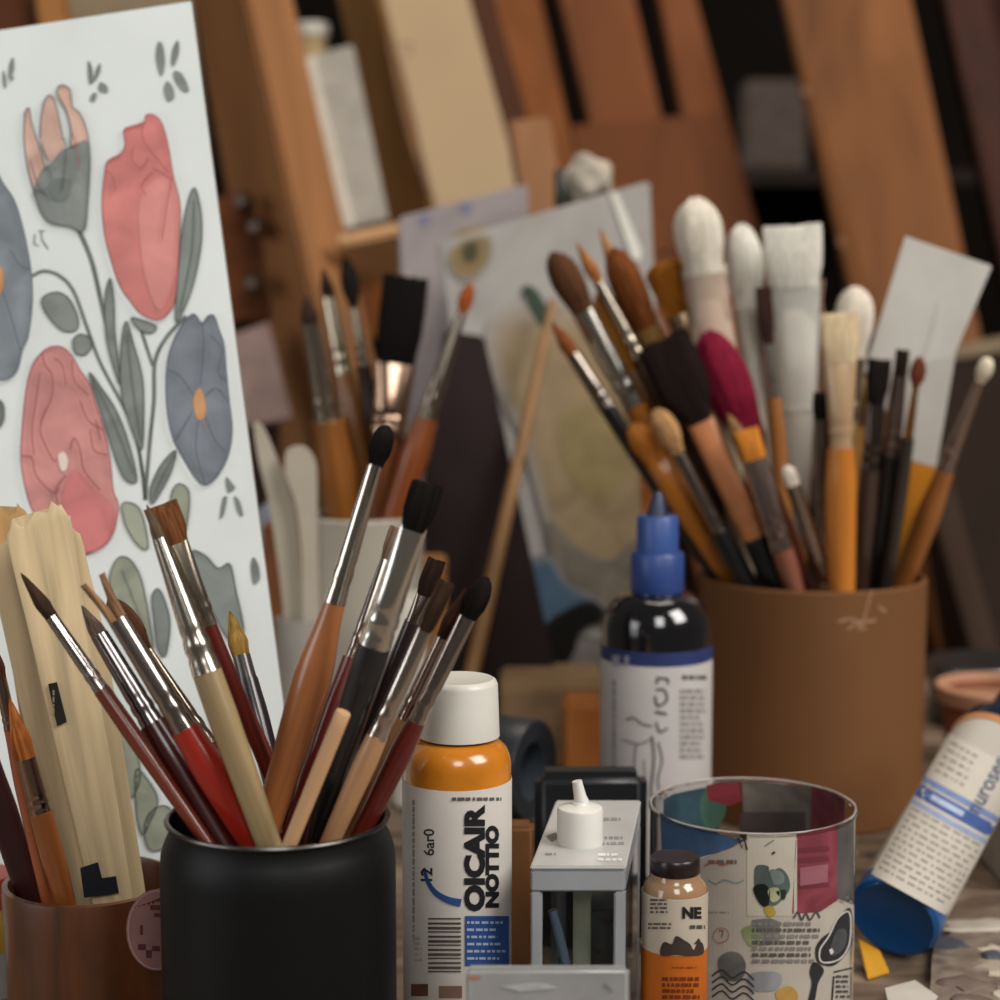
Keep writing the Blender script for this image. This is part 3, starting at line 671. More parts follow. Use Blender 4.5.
# ------------------------------------------------------------------ flower drawing on a board
TR, BR_ = P(191, 1, .76), P(275, 690, .69)
tl = P(0, 30, .759); u = (TR - tl).normalized(); v = (BR_ - TR); v = (v - u * v.dot(u)).normalized()
hh = (0.0015 - TR.z) / v.z
TL, BR2, BL = TR - u * .19, TR + v * hh, None
BL = TL + v * ((0.0015 - TL.z) / v.z)
n = u.cross(v).normalized()
if n.dot(TR - O) < 0: n = -n
fd = thing('flower_drawing', 'white sheet painted with pink and grey-blue flowers standing at the left', 'drawing', loc=(BL + BR2) / 2)
part('backing_board', slab([TL + n * .0012, TR + n * .0012, BR2 + n * .0012, BL + n * .0012], .003, .0004), paper('8A8078'), fd)
part('paper_sheet', slab([TL, TR, BR2, BL], .001, .0002), mat('D3D8D6', 'drawing_paper', .85, .03, 25, bump=.06, spec=.15), fd)
FP = onplane(TR, n)
LF, LD, GR, OUT = wash('7C827D'), wash('6A706C'), wash('949888'), ink('4A5352')
PK, PD, PO = wash('C48A85', .12), ink('8A4648'), ink('9A5254')
BL1, BLD = wash('777D84', .14), ink('4C5664')
def new(): return Decal()
# stems
D = new()
for pts, w in (([(78, 228), (92, 262), (103, 310), (113, 350), (128, 405), (140, 455), (146, 500)], (4.5, 3)),
               ([(32, 276), (44, 271), (60, 276), (74, 292), (88, 330), (100, 362), (118, 396)], (3.5, 3)),
               ([(186, 316), (166, 338), (155, 362), (154, 400), (150, 440), (145, 500)], (4, 3.5)),
               ([(138, 320), (146, 345), (153, 366)], (3, 3)), ([(118, 396), (134, 430), (142, 470), (145, 500)], (3, 3))):
    D.stroke(pts, w, LD, smooth=True)
for c in ('stems',): D.build('stems', FP, fd, curved=False, eps=.0003)
# leaves
def leaf(D, pts, m=LF, vein=None):
    D.poly(pts, m, 1, smooth=True); D.stroke(pts, 1.0, OUT, 2, closed=True)
    if vein: D.stroke(vein, .9, OUT, 3)
D = new()
leaf(D, [(193, 188), (200, 205), (202, 235), (198, 265), (190, 295), (177, 322), (176, 300), (179, 265), (183, 225)], vein=[(194, 200), (192, 250), (180, 312)])
leaf(D, [(110, 278), (114, 300), (115, 330), (118, 358), (120, 385), (112, 362), (106, 335), (105, 300)])
leaf(D, [(126, 321), (134, 345), (142, 375), (144, 405), (142, 450), (130, 425), (121, 390), (121, 350)], vein=[(127, 330), (132, 380), (141, 440)])
leaf(D, [(89, 373), (103, 390), (116, 410), (128, 440), (137, 480), (124, 478), (112, 448), (102, 415)], vein=[(92, 378), (112, 418), (134, 474)])
leaf(D, [(176, 451), (172, 470), (162, 490), (152, 504), (150, 490), (158, 470), (168, 456)], vein=[(174, 455), (162, 478), (153, 498)])
leaf(D, [(44, 296), (58, 292), (70, 300), (78, 318), (76, 330), (62, 330), (48, 316), (42, 304)])
leaf(D, [(73, 340), (80, 334), (90, 338), (91, 348), (84, 355), (75, 352)])
leaf(D, [(131, 318), (142, 320), (156, 326), (152, 333), (140, 330)])
leaf(D, [(182, 484), (189, 492), (189, 512), (184, 536), (177, 528), (171, 500), (175, 486)], GR)
leaf(D, [(122, 504), (136, 505), (144, 520), (148, 548), (138, 545), (126, 526)], GR)
leaf(D, [(116, 560), (128, 558), (140, 575), (148, 610), (153, 650), (140, 640), (120, 615), (109, 585)], GR, [(122, 570), (136, 606), (150, 644)])
leaf(D, [(192, 551), (206, 556), (218, 568), (230, 564), (236, 590), (244, 630), (236, 645), (222, 630), (208, 600), (198, 575)], LF)
leaf(D, [(152, 596), (160, 590), (170, 620), (166, 655), (158, 650), (154, 620)], LF)
leaf(D, [(113, 740), (125, 730), (136, 745), (140, 780), (128, 800), (116, 786), (110, 762)], GR, [(122, 740), (126, 790)])
leaf(D, [(136, 770), (148, 780), (158, 800), (150, 822), (142, 835), (136, 810)], GR)
leaf(D, [(150, 812), (166, 806), (176, 822), (166, 846), (150, 850), (144, 832)], GR)
leaf(D, [(100, 846), (110, 850), (104, 870), (96, 862)], GR)
leaf(D, [(-12, 400), (2, 402), (4, 418), (-2, 428), (-14, 420)])
leaf(D, [(172, 690), (186, 700), (196, 740), (186, 750), (176, 724)], GR)
for pts in ([(158, 42), (163, 46), (165, 64), (161, 76), (156, 58)], [(178, 40), (179, 52), (174, 66), (171, 62), (173, 48)], [(174, 71), (182, 74), (189, 90), (183, 91), (175, 80)], [(167, 81), (173, 88), (174, 98), (168, 101), (164, 90)],
            [(88, 61), (92, 68), (93, 82), (89, 82)], [(100, 63), (100, 72), (94, 82), (96, 70)], [(100, 82), (107, 86), (107, 93), (99, 90)], [(93, 93), (97, 94), (94, 102), (90, 99)],
            [(13, 57), (14, 70), (9, 79), (9, 66)], [(3, 70), (6, 78), (6, 88), (3, 84)], [(12, 76), (14, 78), (10, 82)],
            [(226, 477), (231, 482), (235, 488), (228, 492)], [(223, 498), (227, 498), (224, 514), (220, 518)], [(234, 496), (240, 502), (243, 516), (238, 512)], [(253, 557), (258, 564), (260, 578), (254, 584), (251, 568)]):
    D.poly(pts, LF, 1, smooth=True)
D.stroke([(35, 234), (34, 244), (39, 246)], 1.4, LF, smooth=False); D.stroke([(41, 232), (42, 240), (48, 249)], 1.4, LF, smooth=False); D.stroke([(38, 231), (45, 231)], 1.2, LF, smooth=False)
D.build('leaves', FP, fd, curved=False, eps=.00025)
# flowers
def flower(name, shapes, strokes, extra=None):
    D = new()
    for i, (p, m) in enumerate(shapes): D.poly(p, m, 1 + i, smooth=True)
    for p, w, m in strokes: D.stroke(p, w, m, 8)
    return D.build(name, FP, fd, curved=False, eps=.00022, label=extra)
o1 = [(25, 112), (29, 109), (31, 120), (35, 135), (41, 142), (40, 110), (46, 98), (52, 98), (58, 112), (64, 138), (68, 140), (70, 128), (64, 108), (57, 92), (62, 85), (69, 88), (73, 103), (82, 116), (88, 135), (90, 160), (88, 200), (84, 230), (70, 226), (50, 222), (40, 208), (33, 190), (27, 165)]
flower('bud', [([(25, 112), (29, 108), (31, 120), (36, 137), (44, 158), (50, 182), (54, 200), (46, 205), (36, 198), (28, 170), (24, 140)], wash('D2AE9F')), ([(41, 120), (44, 102), (49, 94), (54, 102), (58, 116), (63, 138), (64, 158), (54, 164), (44, 152), (40, 136)], wash('D2AE9F')), ([(57, 92), (61, 85), (68, 87), (72, 98), (72, 106), (80, 114), (87, 132), (89, 152), (80, 160), (70, 152), (71, 130), (66, 110), (58, 98)], wash('D2AE9F')), ([(33, 196), (42, 170), (52, 162), (62, 150), (74, 148), (86, 140), (90, 160), (88, 200), (84, 230), (70, 226), (50, 222), (40, 208), (34, 190), (46, 196), (50, 180)], wash('868C88')), ([(48, 185), (60, 178), (72, 182), (66, 200), (54, 200)], wash('747A76'))],
       [([(25, 112), (29, 108), (31, 120), (36, 137), (46, 170)], 1.2, OUT), ([(25, 112), (24, 140), (28, 170), (36, 198), (42, 214), (52, 223), (70, 227), (84, 230), (88, 200), (90, 160), (87, 132), (80, 114), (72, 106), (70, 90), (61, 85), (57, 92), (66, 110), (71, 130), (70, 148)], 1.2, OUT), ([(40, 138), (41, 116), (46, 98), (52, 97), (58, 114), (63, 140)], 1.2, OUT), ([(41, 142), (46, 158), (52, 180)], 1, OUT), ([(64, 138), (66, 155), (62, 190)], 1, OUT), ([(70, 128), (76, 145), (80, 170)], 1, PO), ([(30, 160), (38, 185), (50, 200)], 1, OUT)], 'coral bud in a grey calyx')
o2 = [(106, 164), (112, 158), (120, 154), (125, 145), (124, 130), (132, 126), (144, 122), (146, 115), (154, 115), (162, 124), (168, 145), (173, 175), (180, 205), (179, 240), (177, 280), (172, 308), (158, 320), (142, 314), (130, 300), (120, 285), (112, 262), (105, 235), (102, 200)]
flower('tulip', [(o2, wash('C67D78', .12)), ([(140, 200), (155, 180), (172, 178), (179, 210), (176, 270), (160, 310), (146, 280), (140, 240)], wash('CB8883', .1))],
       [(o2 + [o2[0]], 1.2, PO), ([(144, 122), (142, 135), (150, 150), (168, 172)], 1, PO), ([(152, 172), (142, 185), (146, 195)], 1, PO), ([(134, 146), (132, 160), (142, 168), (148, 158)], .9, PO), ([(172, 178), (166, 210), (162, 240)], .9, PO), ([(105, 170), (112, 176), (116, 190)], .9, PO), ([(152, 168), (160, 172), (172, 180)], 1.1, PO)], 'coral red tulip')
o3 = [(42, 352), (50, 347), (62, 347), (72, 356), (80, 370), (90, 385), (96, 405), (104, 430), (110, 460), (113, 490), (118, 505), (114, 530), (105, 545), (90, 552), (74, 552), (66, 540), (60, 514), (46, 518), (34, 512), (26, 490), (21, 460), (22, 430), (26, 390), (32, 366)]
flower('peony', [(o3, PK), ([(62, 505), (66, 480), (75, 470), (96, 490), (114, 510), (112, 535), (92, 552), (72, 552)], wash('C67A79', .1)), ([(58, 456), (64, 452), (68, 460), (66, 470), (61, 470)], wash('DCC8BE', .05))],
       [(o3 + [o3[0]], 1.2, PO), ([(42, 352), (45, 365), (52, 375), (52, 395), (46, 410)], 1.1, PD), ([(54, 358), (62, 365), (66, 385)], 1, PD), ([(40, 372), (36, 400), (32, 430), (34, 455)], 1, PD), ([(72, 360), (74, 380), (88, 395)], 1, PD), ([(46, 410), (40, 430), (50, 455), (56, 462)], 1.1, PD), ([(22, 456), (32, 458), (36, 475), (52, 492), (60, 488)], 1.1, PD), ([(70, 450), (74, 438), (80, 450), (84, 470), (100, 490)], 1.1, PD), ([(66, 475), (56, 490), (60, 512)], 1.1, PD), ([(80, 400), (88, 420), (104, 430)], 1, PD), ([(90, 430), (94, 450), (108, 455)], 1, PD), ([(96, 420), (100, 440)], 1, PD)], 'rose pink peony')
o4 = [(187, 318), (194, 314), (202, 323), (208, 316), (214, 316), (219, 330), (224, 345), (226, 370), (229, 400), (232, 430), (228, 455), (218, 475), (206, 485), (196, 478), (186, 462), (174, 440), (168, 415), (166, 385), (168, 358), (176, 335)]
flower('anemone', [(o4, BL1), ([(194, 396), (200, 388), (205, 400), (205, 416), (198, 420), (194, 408)], wash('B98A62'))],
       [(o4 + [o4[0]], 1.2, BLD), ([(202, 323), (204, 345), (200, 385)], 1, BLD), ([(168, 370), (180, 376), (194, 396)], 1, BLD), ([(210, 335), (222, 350), (218, 372), (226, 380)], .9, BLD), ([(206, 395), (216, 388), (229, 402)], .9, BLD), ([(198, 420), (196, 450), (205, 484)], .9, BLD), ([(205, 416), (215, 440), (226, 452)], .9, BLD), ([(192, 412), (182, 430), (176, 440)], .9, BLD)], 'grey-blue flower with an orange centre')
o5 = [(-40, 160), (-10, 165), (4, 185), (14, 200), (22, 225), (30, 265), (32, 300), (28, 335), (22, 350), (16, 372), (2, 380), (-20, 372), (-40, 330)]
flower('anemone', [(o5, wash('7E858B', .14)), ([(-10, 270), (2, 268), (3, 290), (-6, 296)], wash('B98A62'))], [(o5 + [o5[0]], 1.2, BLD), ([(10, 250), (20, 265), (30, 270)], .9, BLD), ([(2, 290), (12, 320), (20, 350)], .9, BLD)], 'grey-blue flower cut off by the left edge')

# ------------------------------------------------------------------ black can, wooden cup, brown holder, white pot
def cyl_thing(name, label, cat, key): h = HOLD[key]; return thing(name, label, cat, loc=h['c'].copy()), Matrix.Translation(h['c']), h
t, M, h = cyl_thing('black_can', 'matt black round-shouldered can full of brushes at the lower left centre', 'can', 'can')
r = .0362; z = h['z']
part('can_body', lathe([(0, 0), (r - .002, 0), (r, .002), (r, z - .014), (r - .0004, z - .0095), (r - .0016, z - .006), (r - .0028, z - .0035), (r - .0028, z - .0006), (r - .0022, z), (h['r'] + .0004, z), (h['r'] + .0002, z - .003), (h['r'] + .0006, z - .01), (h['r'] + .001, .003), (0, .003)], M, 96), mat('08090A', 'powder_coat', .5, .12, 300, bump=.04, spec=.22), t)
rim = [(h['r'] + .0004 + .0009 * (1 + math.cos(a)), z + .0004 + .0008 * math.sin(a)) for a in [k * PI / 4 for k in range(8)]]
part('rim', lathe(rim, M, 96, closed=True), metal('5A5856', .3), t, label='thin worn metal rim')
t, M, h = cyl_thing('wooden_cup', 'reddish-brown wooden cup with a pink round sticker at the lower left', 'cup', 'cup')
r = .0292; z = h['z']
part('cup_body', lathe([(0, 0), (r - .003, 0), (r - .001, .002), (r, z - .012), (r + .0004, z - .002), (r, z), (r - .0018, z + .0003), (h['r'] + .0006, z - .002), (h['r'] + .0004, .003), (0, .003)], M, 96), mat('5A3014', 'turned_wood', .45, .3, 70, (1, 1, .12), bump=.1, coat=.25, dist=1.2), t)
fn = oncyl(h['c'] + Zv * 0, Zv, r + .0003)
D = new()
cx, cy = 157, 930; ell = [(cx + 31 * math.cos(a), cy + 41 * math.sin(a)) for a in [k * PI / 14 for k in range(28)]]
D.poly(ell, paper('A57A78')); D.stroke([(cx + 29 * math.cos(a), cy + 39 * math.sin(a)) for a in [k * PI / 14 for k in range(28)]], 1.2, ink('C9A6A0'), 1, smooth=False, closed=True)
for (x, y, w_, h_) in ((150, 905, 10, 5), (154, 913, 7, 4), (138, 944, 8, 6), (146, 950, 6, 8), (152, 946, 8, 5), (140, 925, 3, 10)): D.rect(x, y, x + w_, y + h_, ink('6A3A3E'), 1)
D.build('sticker', fn, t, step=5, label='pink round sticker with dark red marks')
t, M, h = cyl_thing('brush_holder', 'large plain brown cylindrical holder packed with brushes at the right', 'holder', 'big')
r = .0556; z = h['z']
part('holder_body', lathe([(0, 0), (r - .001, 0), (r, .001), (r, z - .001), (r - .001, z), (h['r'] + .001, z), (h['r'] + .0006, z - .001), (h['r'] + .0006, .004), (0, .004)], M, 96), mat('704A2A', 'kraft_board', .75, .1, 14, (1, 1, .5), bump=.12, spec=.25), t)
fn = oncyl(h['c'], Zv, r + .0002); D = new()
cr = ink('A98668')
D.stroke([(872, 590), (868, 604), (864, 618), (858, 632)], 1.4, cr); D.stroke([(838, 622), (850, 619), (862, 622), (876, 620)], 2.2, cr); D.stroke([(848, 630), (856, 624), (866, 630)], 2, cr); D.stroke([(878, 606), (886, 612)], 2, cr)
D.build('crack_marks', fn, t, label='pale crack marks')
t, M, h = cyl_thing('white_pot', 'white pot holding brown brushes hidden behind the black can brushes', 'pot', 'pot')
r = h['r'] + .0026; z = h['z']
part('pot_body', lathe([(0, 0), (r - .004, 0), (r - .001, .003), (r, .02), (r, z - .003), (r + .0005, z - .001), (r - .001, z), (h['r'] + .0005, z - .001), (h['r'] + .0002, .004), (0, .004)], M, 64), mat('B9B2A4', 'ceramic', .3, .04, 10, coat=.3), t)

# ------------------------------------------------------------------ yellow bottle
Yc = .60; cx = 457
c = P(cx, 800, Yc); C0 = Vector((c.x, Yc, 0)); R = 54 / F * dep(P(cx, 850, Yc)); t = thing('paint_bottle', 'tall bottle of orange-yellow paint with a white cap and white label', 'bottle', loc=C0); M = Matrix.Translation(C0)
zf = lambda py, rr=R: P(cx, py, Yc - rr).z
ct = P(cx, 678, Yc).z; Rc = 40.5 / F * dep(P(cx, 720, Yc)); z752 = zf(746, Rc)
pr = [(0, .0), (R - .002, 0), (R, .002), (R, zf(776)), (R - .0005, zf(768)), (R - .0015, zf(761)), (R - .0035, zf(755)), (Rc - .0008, z752 - .0006), (0, z752 - .0004)]
part('bottle_body', lathe(pr, M, 80), mat('C4781C', 'paint_plastic', .22, .1, 60, coat=.5, sss=.1), t)
cp = [(0, z752), (Rc, z752), (Rc + .0002, z752 + .002)]
part('cap', lathe([(Rc - .002, z752), (Rc, z752 + .0003), (Rc - .0006, ct - .002), (Rc - .0012, ct - .0006), (Rc - .0022, ct), (Rc - .0032, ct - .0003), (0, ct - .0004)], Matrix.Translation(C0 + Vector((.0008, 0, 0))), 96), plast('D2CFC6', .38, sss=.1), t, label='white screw cap')
zl = zf(792)
lab = part('label', lathe([(R + .0001, .004), (R + .00025, .0042), (R + .00025, zl), (R + .0001, zl + .0002)], M, 96), paper('BDB7B0', .03, .45), t, label='white paper label')
fn = oncyl(C0, Zv, R + .0003); D = new(); K = ink('17171A'); BU = ink('2A4A84')
D.text('OICAIR', 483.5, 911, 26, K, 90, 1, sx=1.2, bold=1.5); D.text('NOTTIO', 498, 908, 16.5, K, 90, 1, sx=1.28, bold=1.1)
D.text('12', 432, 884, 16, ink('2A2A30'), 90, 1, bold=.4); D.text('6ar0', 434, 856, 15, ink('34343C'), 90, 1, bold=.2)
D.stroke([(424, 868), (428, 882), (436, 893), (448, 900), (461, 903)], (3, 8), BU, 1)
D.rect(465, 916, 509, 966, BU, 1)
D.lines(467, 919, 506, 962, 6, ink('9AA8C4'), 4, lay=2, fill=.35)
for i in range(13):
    yy = 918 + i * 4.4; D.rect(428, yy, 461, yy + (1.4 + (i * 7 % 3) * .6), ink('4A4440'), 1)
D.lines(452, 797, 508, 801, 1, ink('5A5654'), 9, fill=.8, lay=1)
D.lines(412, 800, 415, 950, 1, ink('8A8480'), 3, vertical=True, lay=1, fill=.7)
D.rect(411, 984, 428, 996, ink('5A3A2A'), 1); D.rect(439, 986, 462, 998, ink('6A5244'), 1); D.lines(414, 935, 422, 962, 5, ink('A8A098'), 5, lay=1)
D.rect(474, 990, 480, 994, ink('B9604A'), 1)
D.build('label_print', fn, lab, step=4)

# ------------------------------------------------------------------ clear square bottle with nozzle
t0 = P(530, 866, .575); zt = t0.z; 
def atz(px, py, z): d = ray(px, py); return O + d * ((z - CAMZ) / d.z)
q = [atz(530, 866, zt), atz(626, 866, zt), atz(641, 806, zt), atz(556, 800, zt)]
fl_, fr, br, bl = q
br = fr + (bl - fl_)           # keep the footprint a true parallelogram
X1 = (fr - fl_); Y1 = (bl - fl_)
t = thing('clear_square_bottle', 'clear square bottle with a white nozzle on its grey top', 'bottle', loc=Vector(((fl_.x + br.x) / 2, (fl_.y + br.y) / 2, 0)))
def sb(x0, x1, y0, y1, z0, z1, bev=.0006):
    pts = [fl_ + X1 * a + Y1 * b for a, b in ((x0, y0), (x1, y0), (x1, y1), (x0, y1))]
    return prism([Vector((p.x, p.y, z1)) for p in pts], [Vector((p.x, p.y, z0)) for p in pts], bev)
gp = mat('93979B', 'frosted_plastic', .3, .08, 30, coat=.4)
part('top_plate', sb(0, 1, 0, 1, zt - .0014, zt, .0005), mat('B9B8B6', 'frosted_plastic', .3, .05, 60, coat=.3), t)
ws = .13; wy = .06
part('top_frame', sb(.005, .995, .003, .997, zt - .0085, zt - .0015), gp, t)
for a, b in ((0, 0), (1 - ws, 0), (0, 1 - wy), (1 - ws, 1 - wy)): part('corner_post', sb(a + .005, a + ws - .005, b + .003, b + wy - .002, .0005, zt - .0086), gp, t)
for a0, a1, b0, b1 in ((ws, 1 - ws, .012, .03), (ws, 1 - ws, .97, .985), (.012, .04, wy, 1 - wy), (.96, .985, wy, 1 - wy)):
    part('clear_wall', sb(a0, a1, b0, b1, .001, zt - .0087, 0), glass('E8EEF0', .05, 1.2), t)
part('inner_tank', sb(.40, .86, .3, .86, .001, zt - .022), mat('1E3038', 'tinted_plastic', .25, .3, 40, coat=.5), t)
part('inner_sleeve', sb(.40, .58, .2, .28, .02, zt - .010), paper('9C9A86', .2), t)
p1, p2 = fl_ + X1 * .2 + Y1 * .14 + Zv * (-.018), fl_ + X1 * .62 + Y1 * .14; p2.z = .004
part('dip_tube', tube([p1, p1.lerp(p2, .5), p2], .0016), mat('6A7C90', 'plastic', .3), t)
p1, p2 = fl_ + X1 * .28 + Y1 * .18 + Zv * (-.035), fl_ + X1 * .34 + Y1 * .18; p2.z = .004
part('dip_tube', tube([p1, p1.lerp(p2, .5), p2], .0012), mat('55677C', 'plastic', .3), t)
nc = atz(580, 843, zt); Mn = Matrix.Translation(Vector((nc.x, nc.y, zt))); rn = 23 / F * dep(nc)
hz = P(580, 806, nc.y).z - zt
nzc = part('nozzle_cap', lathe([(0, 0), (rn, 0), (rn, hz - .0012), (rn - .0004, hz - .0004), (rn - .0014, hz), (rn * .42, hz + .0008), (rn * .36, hz + .0016), (0, hz + .0016)], Mn, 48), plast('D9D8D2', .35, sss=.15), t, label='white ribbed nozzle cap')
tp = P(577, 781, nc.y); base = Vector((nc.x + .0004, nc.y, zt + hz + .001))
part('nozzle_tip', tube([base, base.lerp(tp, .3), base.lerp(tp, .8), tp], .0022, 16, [1.25, .95, .8, .75]), plast('DAD9D4', .35, sss=.15), nzc, label='thin white nozzle')
D = new(); D.poly([(546, 836), (556, 832), (559, 838), (552, 842)], ink('6A6A68')); D.lines(545, 852, 556, 856, 1, ink('7A7A78'), 1); D.lines(598, 852, 624, 862, 2, ink('DAD8D4'), 2); D.lines(590, 816, 628, 822, 1, ink('8A8A88'), 6); D.lines(600, 835, 625, 846, 2, ink('8A8A88'), 7)
D.build('top_print', lambda x, y: atz(x, y, zt + .0001), t, curved=False)

t = thing('acrylic_block', 'low frosted grey block with a flat top edge at the very front', 'block', loc=Vector((P(548, 990, .5).x, .505, 0)))
tp = P(548, 969, .50); a = P(466, 967, .50); b = P(630, 967, .50)
part('block_body', box(Vector(((a.x + b.x) / 2, .502, tp.z / 2)), (b.x - a.x, .004, tp.z), bevel=.0012, seg=3), mat('8F8F8D', 'frosted_plastic', .35, .1, 60, coat=.2), t)
D = new(); D.stroke([(604, 984), (612, 992)], 2, ink('6E6E6E')); D.rect(468, 976, 480, 979, ink('A86A52')); D.poly([(500, 986), (540, 982), (560, 988), (520, 992)], ink('A8A8A6')); D.build('surface_marks', onplane(Vector((0, .4998, 0)), Vector((0, 1, 0))), t, curved=False)

# ------------------------------------------------------------------ black case, blocks behind
def boxthing(name, label, cat, x0, x1, ytop, Yf, dpt, m, pn, rz=0, bev=.002, tilt=None):
    a, b = P(x0, ytop, Yf), P(x1, ytop, Yf); cc = Vector(((a.x + b.x) / 2, Yf + dpt / 2, a.z / 2))
    t = thing(name, label, cat, loc=Vector((cc.x, cc.y, 0)))
    part(pn, box(cc, (b.x - a.x, dpt, a.z - .001), rz, bev, 3), m, t); return t
t = boxthing('black_case', 'black rounded rectangular case behind the clear square bottle', 'case', 535, 648, 773, .70, .016, plast('17191B', .4), 'case_body', bev=.004)
t = boxthing('cardboard_box', 'plain tan cardboard box between the yellow bottle and the blue-capped bottle', 'box', 500, 606, 688, .98, .07, paper('8A7154', .12), 'box_body', bev=.002)
t = boxthing('orange_block', 'small orange-brown block in front of the tan cardboard box', 'block', 564, 604, 702, .92, .03, mat('9A5A20', 'painted_wood', .5, .15, 30), 'block_body', bev=.002)
t = boxthing('wooden_box', 'low brown wooden box between the yellow bottle and the clear bottle', 'box', 498, 534, 826, .685, .012, bw('7A5234', .2, 40), 'box_body', bev=.0015)
# round dark tape roll
p = P(512, 782, .80); Rr = p.z - 0.0012 if False else 50 / F * dep(p)
t = thing('tape_roll', 'dark blue-grey roll of tape standing on edge behind the yellow bottle', 'tape roll', loc=Vector((p.x, .80, 0)))
zc = Rr + .001
while P(512, 720, .80).z > zc + Rr: zc += .001
M = Matrix.Translation(Vector((p.x, .80, zc))) @ Matrix.Rotation(math.radians(62), 4, 'Z') @ Matrix.Rotation(PI / 2, 4, 'X')
part('tape', lathe([(Rr * .62, -.011), (Rr - .0005, -.011), (Rr, -.010), (Rr, .010), (Rr - .0005, .011), (Rr * .62, .011)], M, 56, closed=True), mat('20252B', 'tape', .4, .15, 50), t)
part('core', lathe([(Rr * .56, -.010), (Rr * .615, -.010), (Rr * .615, .010), (Rr * .56, .010)], M, 48, closed=True), paper('343C44'), t)
if zc > Rr + .002:
    t = boxthing('spare_block', 'dark block under the blue-grey tape roll', 'block', 490, 534, 800, .79, .02, bw('2A2420'), 'block_body')
    o = t.children[0]; hgt = zc - Rr
    for vv in o.data.vertices: vv.co.z = (vv.co.z) * (hgt - .0008) / P(500, 800, .79).z
    

# ------------------------------------------------------------------ blue-capped ink bottle
Yc = .80; cx = 656; c = P(cx, 700, Yc); C0 = Vector((c.x, Yc, 0)); M = Matrix.Translation(C0); R = 55 / F * dep(P(cx, 700, Yc))
zf = lambda py, rr=R: P(cx, py, Yc - rr).z
w = lambda px: px / F * dep(P(cx, 600, Yc))
t = thing('ink_bottle', 'dark ink bottle with a stepped blue nozzle cap and a white label', 'bottle', loc=C0)
pr = [(0, 0), (R - .002, 0), (R, .002), (R, zf(640)), (R - .0006, zf(630)), (R - .0022, zf(619)), (R - .005, zf(609)), (R - .009, zf(602)), (w(26), zf(597, w(26))), (w(25), zf(590, w(26))), (0, zf(590, w(26)))]
part('bottle_body', lathe(pr, M, 80), mat('0D0E12', 'dark_glass', .08, .1, 20, coat=.8), t)
z0, z1, z2, z3, z4 = zf(596, w(27)), zf(558, w(27)), zf(552, w(21)), zf(518, w(20)), P(cx, 492, Yc).z
part('cap_collar', lathe([(0, z0), (w(26), z0), (w(27), z0 + .0008), (w(26.6), z1), (w(25), z1 + .001), (0, z1 + .001)], M, 48), plast('2B4480', .4), t)
cn = part('cap_neck', lathe([(0, z1 + .001), (w(21), z1 + .001), (w(20.5), z3 - .001), (w(19), z3), (0, z3)], M, 48), plast('33508E', .4), t)
part('nozzle', lathe([(0, z3), (w(11), z3), (w(8), (z3 + z4) / 2), (w(5), z4 - .001), (w(4), z4), (0, z4)], M, 32), plast('1E2C48', .35), cn, label='dark blue nozzle')
lab = part('label', lathe([(R + .0001, .006), (R + .0003, .0062), (R + .0003, zf(668)), (R + .0001, zf(667))], M, 96), paper('B5B0AC', .03, .5), t, label='white label')
part('label_band', lathe([(R + .0001, zf(667.5)), (R + .0003, zf(667)), (R + .0003, zf(654)), (R + .0001, zf(653.5))], M, 96), ink('2A3566'), t, label='blue band')
fn = oncyl(C0, Zv, R + .00035); D = new(); K = ink('3A3636')
D.stroke([(657, 684), (657, 678), (668, 679), (668, 684)], 2.5, K, 1, smooth=False); D.stroke([(656, 690), (664, 690), (667, 700), (658, 706), (655, 696)], 2.2, K, 1)
D.stroke([(655, 712), (667, 714)], 2.5, K, 1); D.stroke([(656, 722), (660, 732), (668, 728)], 2, K, 1); D.stroke([(652, 736), (654, 760), (651, 790), (653, 800)], 2, K, 1)
D.stroke([(658, 742), (662, 760), (658, 780), (661, 800)], 1.5, K, 1); D.stroke([(626, 720), (634, 718), (642, 724), (652, 726)], 1.6, K, 1)
D.stroke([(622, 740), (640, 744), (652, 738)], 1.2, K, 1); D.stroke([(636, 744), (634, 770), (637, 800)], 1.2, K, 1); D.stroke([(644, 760), (646, 800)], 1, K, 1)
D.lines(682, 674, 708, 681, 1, ink('4A4644'), 3, lay=1, fill=.6); D.lines(680, 688, 706, 760, 11, ink('8A8582'), 4, lay=1, fill=.6); D.lines(612, 680, 616, 790, 1, ink('8C8886'), 5, vertical=True, lay=1, fill=.8)
D.rect(612, 655, 620, 666, ink('8E8C98'), 2); D.rect(624, 656, 629, 666, ink('8E8C98'), 2)
D.build('label_print', fn, lab, step=5)

# ------------------------------------------------------------------ clear cup wrapped in printed paper
Yc = .66; cx = 752.5; c = P(cx, 806, Yc); C0 = Vector((c.x, Yc, 0)); M = Matrix.Translation(C0); R = 102 / F * dep(c); zt = c.z
t = thing('clear_cup', 'clear plastic cup wrapped in printed paper scraps at the lower right', 'cup', loc=C0)
part('cup_wall', lathe([(0, 0), (R - .001, 0), (R, .001), (R, zt - .0008), (R + .0006, zt - .0004), (R + .0006, zt + .0006), (R - .0010, zt + .0006), (R - .0010, .002), (0, .002)], M, 96), glass('E4E2E0', .04, 1.25), t)
rim = [(R - .0002 + .0005 * math.cos(a), zt + .0006 + .0004 * math.sin(a)) for a in [k * PI / 4 for k in range(8)]]
part('rim', lathe(rim, M, 96, closed=True), mat('CFC6C2', 'plastic', .2, .05, alpha=.45), t)
fn = oncyl(C0, Zv, R + .0002); zl = lambda py: P(cx, py, Yc - R).z
CR = paper('AFA79B', .05); D = new(); K = ink('2A2A2C')
